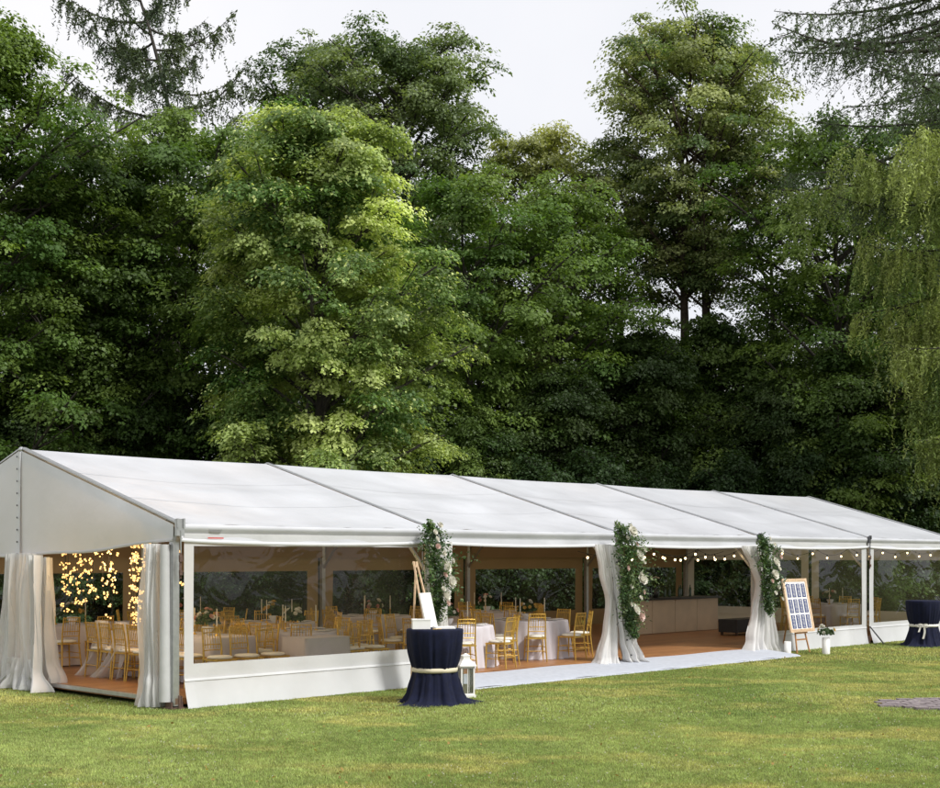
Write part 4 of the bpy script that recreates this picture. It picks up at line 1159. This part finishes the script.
crown_tree('tall_linden_tree', 'tall leafy tree left of its neighbour behind the pale linden', at(312, 60), top_z(38, 60), 3.2, DOME, 6, (.07, .12, .045), (.17, .22, .10), base=.4, nl=50, ns=6, nleaf=190, leaf=.21, pad=.95, flat=.17)
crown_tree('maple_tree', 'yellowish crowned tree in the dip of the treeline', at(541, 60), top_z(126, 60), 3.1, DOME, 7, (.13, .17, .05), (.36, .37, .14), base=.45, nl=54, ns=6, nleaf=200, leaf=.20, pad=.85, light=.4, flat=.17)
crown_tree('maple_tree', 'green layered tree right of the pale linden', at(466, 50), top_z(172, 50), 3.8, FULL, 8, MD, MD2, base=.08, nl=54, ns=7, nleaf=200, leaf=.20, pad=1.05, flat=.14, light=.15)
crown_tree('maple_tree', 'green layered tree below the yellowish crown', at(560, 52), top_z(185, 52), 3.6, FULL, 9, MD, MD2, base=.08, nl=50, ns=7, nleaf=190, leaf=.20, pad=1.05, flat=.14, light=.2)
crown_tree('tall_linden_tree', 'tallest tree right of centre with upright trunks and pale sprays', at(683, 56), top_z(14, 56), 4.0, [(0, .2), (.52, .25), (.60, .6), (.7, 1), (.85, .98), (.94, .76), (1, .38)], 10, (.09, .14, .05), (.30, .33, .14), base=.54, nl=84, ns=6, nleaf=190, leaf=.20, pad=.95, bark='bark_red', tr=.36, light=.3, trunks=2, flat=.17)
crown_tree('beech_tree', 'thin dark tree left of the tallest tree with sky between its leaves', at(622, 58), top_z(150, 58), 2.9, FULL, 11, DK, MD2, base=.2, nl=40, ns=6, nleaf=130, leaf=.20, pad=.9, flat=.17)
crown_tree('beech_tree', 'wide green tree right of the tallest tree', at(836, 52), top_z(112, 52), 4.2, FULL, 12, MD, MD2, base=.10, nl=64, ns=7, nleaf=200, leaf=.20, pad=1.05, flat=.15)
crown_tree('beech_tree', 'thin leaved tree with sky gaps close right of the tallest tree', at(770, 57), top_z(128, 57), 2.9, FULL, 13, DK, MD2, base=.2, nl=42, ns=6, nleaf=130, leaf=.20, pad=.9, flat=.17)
crown_tree('beech_tree', 'dark green tree behind the hanging larch at the right edge', at(958, 54), top_z(90, 54), 4.2, FULL, 14, MD, MD2, base=.1, nl=56, ns=7, nleaf=200, leaf=.21, pad=1.05, flat=.15)
# the dark lower storey: copies of two dark trees
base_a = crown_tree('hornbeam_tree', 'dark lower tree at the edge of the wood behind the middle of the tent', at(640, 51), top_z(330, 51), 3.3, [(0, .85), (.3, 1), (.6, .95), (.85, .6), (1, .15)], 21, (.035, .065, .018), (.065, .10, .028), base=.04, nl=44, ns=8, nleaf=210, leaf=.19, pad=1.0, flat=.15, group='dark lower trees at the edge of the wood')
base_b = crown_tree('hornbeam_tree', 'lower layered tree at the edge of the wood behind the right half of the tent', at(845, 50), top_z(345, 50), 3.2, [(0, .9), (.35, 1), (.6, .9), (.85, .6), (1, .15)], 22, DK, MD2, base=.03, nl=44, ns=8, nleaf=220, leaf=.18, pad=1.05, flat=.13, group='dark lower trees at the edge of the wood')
LOW = 'dark lower trees at the edge of the wood'
for k, (px, d, sc, src, lab) in enumerate(((560, 49, .85, base_a, 'small dark tree below the green layered trees'), (718, 54, 1.18, base_b, 'dark lower tree under the tallest tree'),
        (775, 50.5, .82, base_a, 'dark lower tree between the tallest tree and the larch'), (915, 51, .95, base_a, 'dark lower tree under the hanging larch sprays'),
        (470, 47.5, .75, base_b, 'small layered tree between the pale linden and the tent ridge'), (392, 47, .85, base_a, 'dark lower tree hidden right of the pale linden'),
        (235, 46, .8, base_a, 'dark lower tree left of the pale linden'), (130, 45, .8, base_b, 'dark lower tree above the tent gable'), (30, 44, .8, base_a, 'dark lower tree at the left edge'), (985, 52, 1.0, base_b, 'dark lower tree beyond the right edge'), (-90, 43, .9, base_b, 'dark lower tree beyond the left edge'))):
    dup(src, at(px, d), k*1.3, lab, LOW, sc)
# bushes right behind the ridge
bush = crown_tree('hazel_bush', 'leafy bush just over the tent ridge right of the middle', at(600, 46.5), top_z(452, 46.5), 2.0, [(0, .9), (.4, 1), (.8, .7), (1, .3)], 31, (.035, .065, .022), (.055, .10, .035), base=.05, nl=26, ns=6, nleaf=170, leaf=.16, pad=.8, flat=.2, tr=.06, group='bushes behind the tent')
for k, (px, d, sc, lab) in enumerate(((540, 46, .95, 'leafy bush over the tent ridge left of the middle'), (655, 47, .9, 'bush behind the tent below the tallest tree'), (730, 48, 1.0, 'bush behind the tent below the dark lower tree'), (800, 49, 1.1, 'bush over the far end of the tent ridge'), (880, 49.5, 1.1, 'bush behind the far right corner of the tent'), (950, 50, 1.1, 'bush at the right edge behind the tent'),
        (480, 45, .8, 'bush behind the ridge left of the other bushes'), (420, 44, .8, 'bush low behind the tent below the pale linden'), (340, 42, .7, 'bush below the pale linden seen through the tent windows'), (250, 40, .75, 'bush seen through the left tent windows'), (160, 40, .7, 'bush seen through the gable doorway'), (60, 40, .8, 'bush behind the left end of the tent'), (-40, 40, .9, 'bush beyond the left edge behind the tent'))):
    dup(bush, at(px, d), k*1.9+.4, lab, 'bushes behind the tent', sc)
# back rows
far = crown_tree('forest_tree', 'dark forest tree in the back rows of the wood', at(60, 66), top_z(175, 66), 4.0, [(0, .8), (.3, 1), (.7, .9), (.9, .5), (1, .2)], 41, (.035, .065, .018), (.065, .10, .028), base=.03, nl=40, ns=7, nleaf=120, leaf=.28, pad=1.25, group='dark forest trees in the back rows of the wood')
FAR = 'dark forest trees in the back rows of the wood'
rg = random.Random(8)
for k, (px, d, y) in enumerate(((-60, 64, 120), (150, 65, 190), (240, 66, 170), (330, 66, 180), (420, 66, 240), (505, 67, 285), (590, 66, 300), (660, 68, 335), (735, 67, 330), (810, 66, 290), (890, 66, 250), (970, 65, 180), (1050, 64, 150), (-150, 62, 120), (1130, 60, 150),
        (20, 74, 200), (110, 75, 200), (290, 76, 200), (370, 76, 220), (460, 77, 290), (550, 77, 320), (625, 76, 340), (700, 78, 355), (775, 76, 345), (850, 76, 300), (930, 75, 250))):
    s = top_z(y, d)/top_z(175, 66)
    dup(far, at(px, d), k*.9, 'dark forest tree in the back rows of the wood', FAR, (max(s, .62), max(s, .62), s))
# unseen trees added behind the photographer, for the side windows to mirror
for k, x in enumerate((-52, -40, -29, -18, -7, 4, 15, 26, 37, 48, 60)):
    dup(far, (x, -26-(k % 3)*4, GZ), k*1.7, 'unseen dark forest tree added behind the camera for window reflections', 'unseen trees added behind the camera', .95)
# larches
LC = (.055, .085, .045); LC2 = (.10, .13, .055)
larch('larch_tree', 'sparse larch standing out against the sky top left', at(176, 56), top_z(-60, 56), [(0, .1), (.7, 4.6), (.80, 3.7), (.88, 3.4), (1, .6)], 57, top_z(150, 56), top_z(-50, 56), 27, LC, LC2, top=(-2.4, 0), twig=(.3, 1.1), ntw=46, leaf=.17, dens=17, lift=.34)
larch('weeping_larch_tree', 'nearer larch with long hanging sprays at the right edge', at(1012, 43.5), 27, [(0, 2.5), (.2, 3.2), (.36, 4.3), (.5, 5.6), (.62, 7.8), (.8, 8.6), (1, 1)], 52, 5.8, 24, 52, (.16, .24, .07), (.42, .48, .15), tr=.30, twig=(.4, 2.0), ntw=84, azs=(PI*.68, PI*1.38), leaf=.13, dens=17, lift=.04, hi=(14.6, (.075, .105, .055), .22))

# ------------------------------------------------------------------ sky, sun, camera
w = bpy.data.worlds.new('World'); S.world = w; w.use_nodes = True
nt = w.node_tree; n = nt.nodes; L = nt.links
bg = n['Background']; sky = n.new('ShaderNodeTexSky'); sky.sky_type = 'NISHITA'; sky.sun_disc = False
SEL, SAZ = R(50), math.atan2(.62, -.45)      # azimuth of the sun measured from +Y towards +X
sky.sun_elevation = SEL; sky.sun_rotation = SAZ; sky.dust_density = 4.0
tc = n.new('ShaderNodeTexCoord'); nz = n.new('ShaderNodeTexNoise'); nz.inputs['Scale'].default_value = 2.2; nz.inputs['Detail'].default_value = 6
L.new(tc.outputs['Generated'], nz.inputs['Vector'])
cr = n.new('ShaderNodeValToRGB'); cr.color_ramp.elements[0].position = .32; cr.color_ramp.elements[0].color = (8.1, 8.3, 8.8, 1)
cr.color_ramp.elements[1].position = .68; cr.color_ramp.elements[1].color = (9.8, 9.65, 9.8, 1)
L.new(nz.outputs['Fac'], cr.inputs['Fac'])
mx = n.new('ShaderNodeMix'); mx.data_type = 'RGBA'; mx.inputs['Factor'].default_value = .90
L.new(sky.outputs['Color'], mx.inputs['A']); L.new(cr.outputs['Color'], mx.inputs['B'])
L.new(mx.outputs['Result'], bg.inputs['Color']); bg.inputs['Strength'].default_value = .080
sl_ = bpy.data.lights.new('sun', 'SUN'); sl_.energy = 2.6; sl_.angle = R(10); sl_.color = (1, .98, .93)
so = bpy.data.objects.new('sun', sl_); COL.objects.link(so)
dirv = Vector((math.sin(SAZ)*math.cos(SEL), math.cos(SAZ)*math.cos(SEL), math.sin(SEL)))
so.rotation_euler = dirv.to_track_quat('Z', 'Y').to_euler(); so.location = (0, 0, 40)
cam = bpy.data.cameras.new('camera'); co = bpy.data.objects.new('camera', cam); COL.objects.link(co)
co.location = (0, 0, CAM_H); co.rotation_euler = (R(90), 0, 0)
cam.sensor_width = 36; cam.lens = F/940*36; cam.shift_y = (HZ-394)/940; cam.clip_end = 2000; cam.clip_start = .1
S.camera = co
S.view_settings.view_transform = 'Standard'; S.view_settings.look = 'None'; S.view_settings.gamma = 1; S.view_settings.exposure = .5
S.view_settings.use_curve_mapping = False
S.cycles.transparent_max_bounces = 24; S.cycles.max_bounces = 8; S.cycles.diffuse_bounces = 4
S.cycles.use_denoising = True
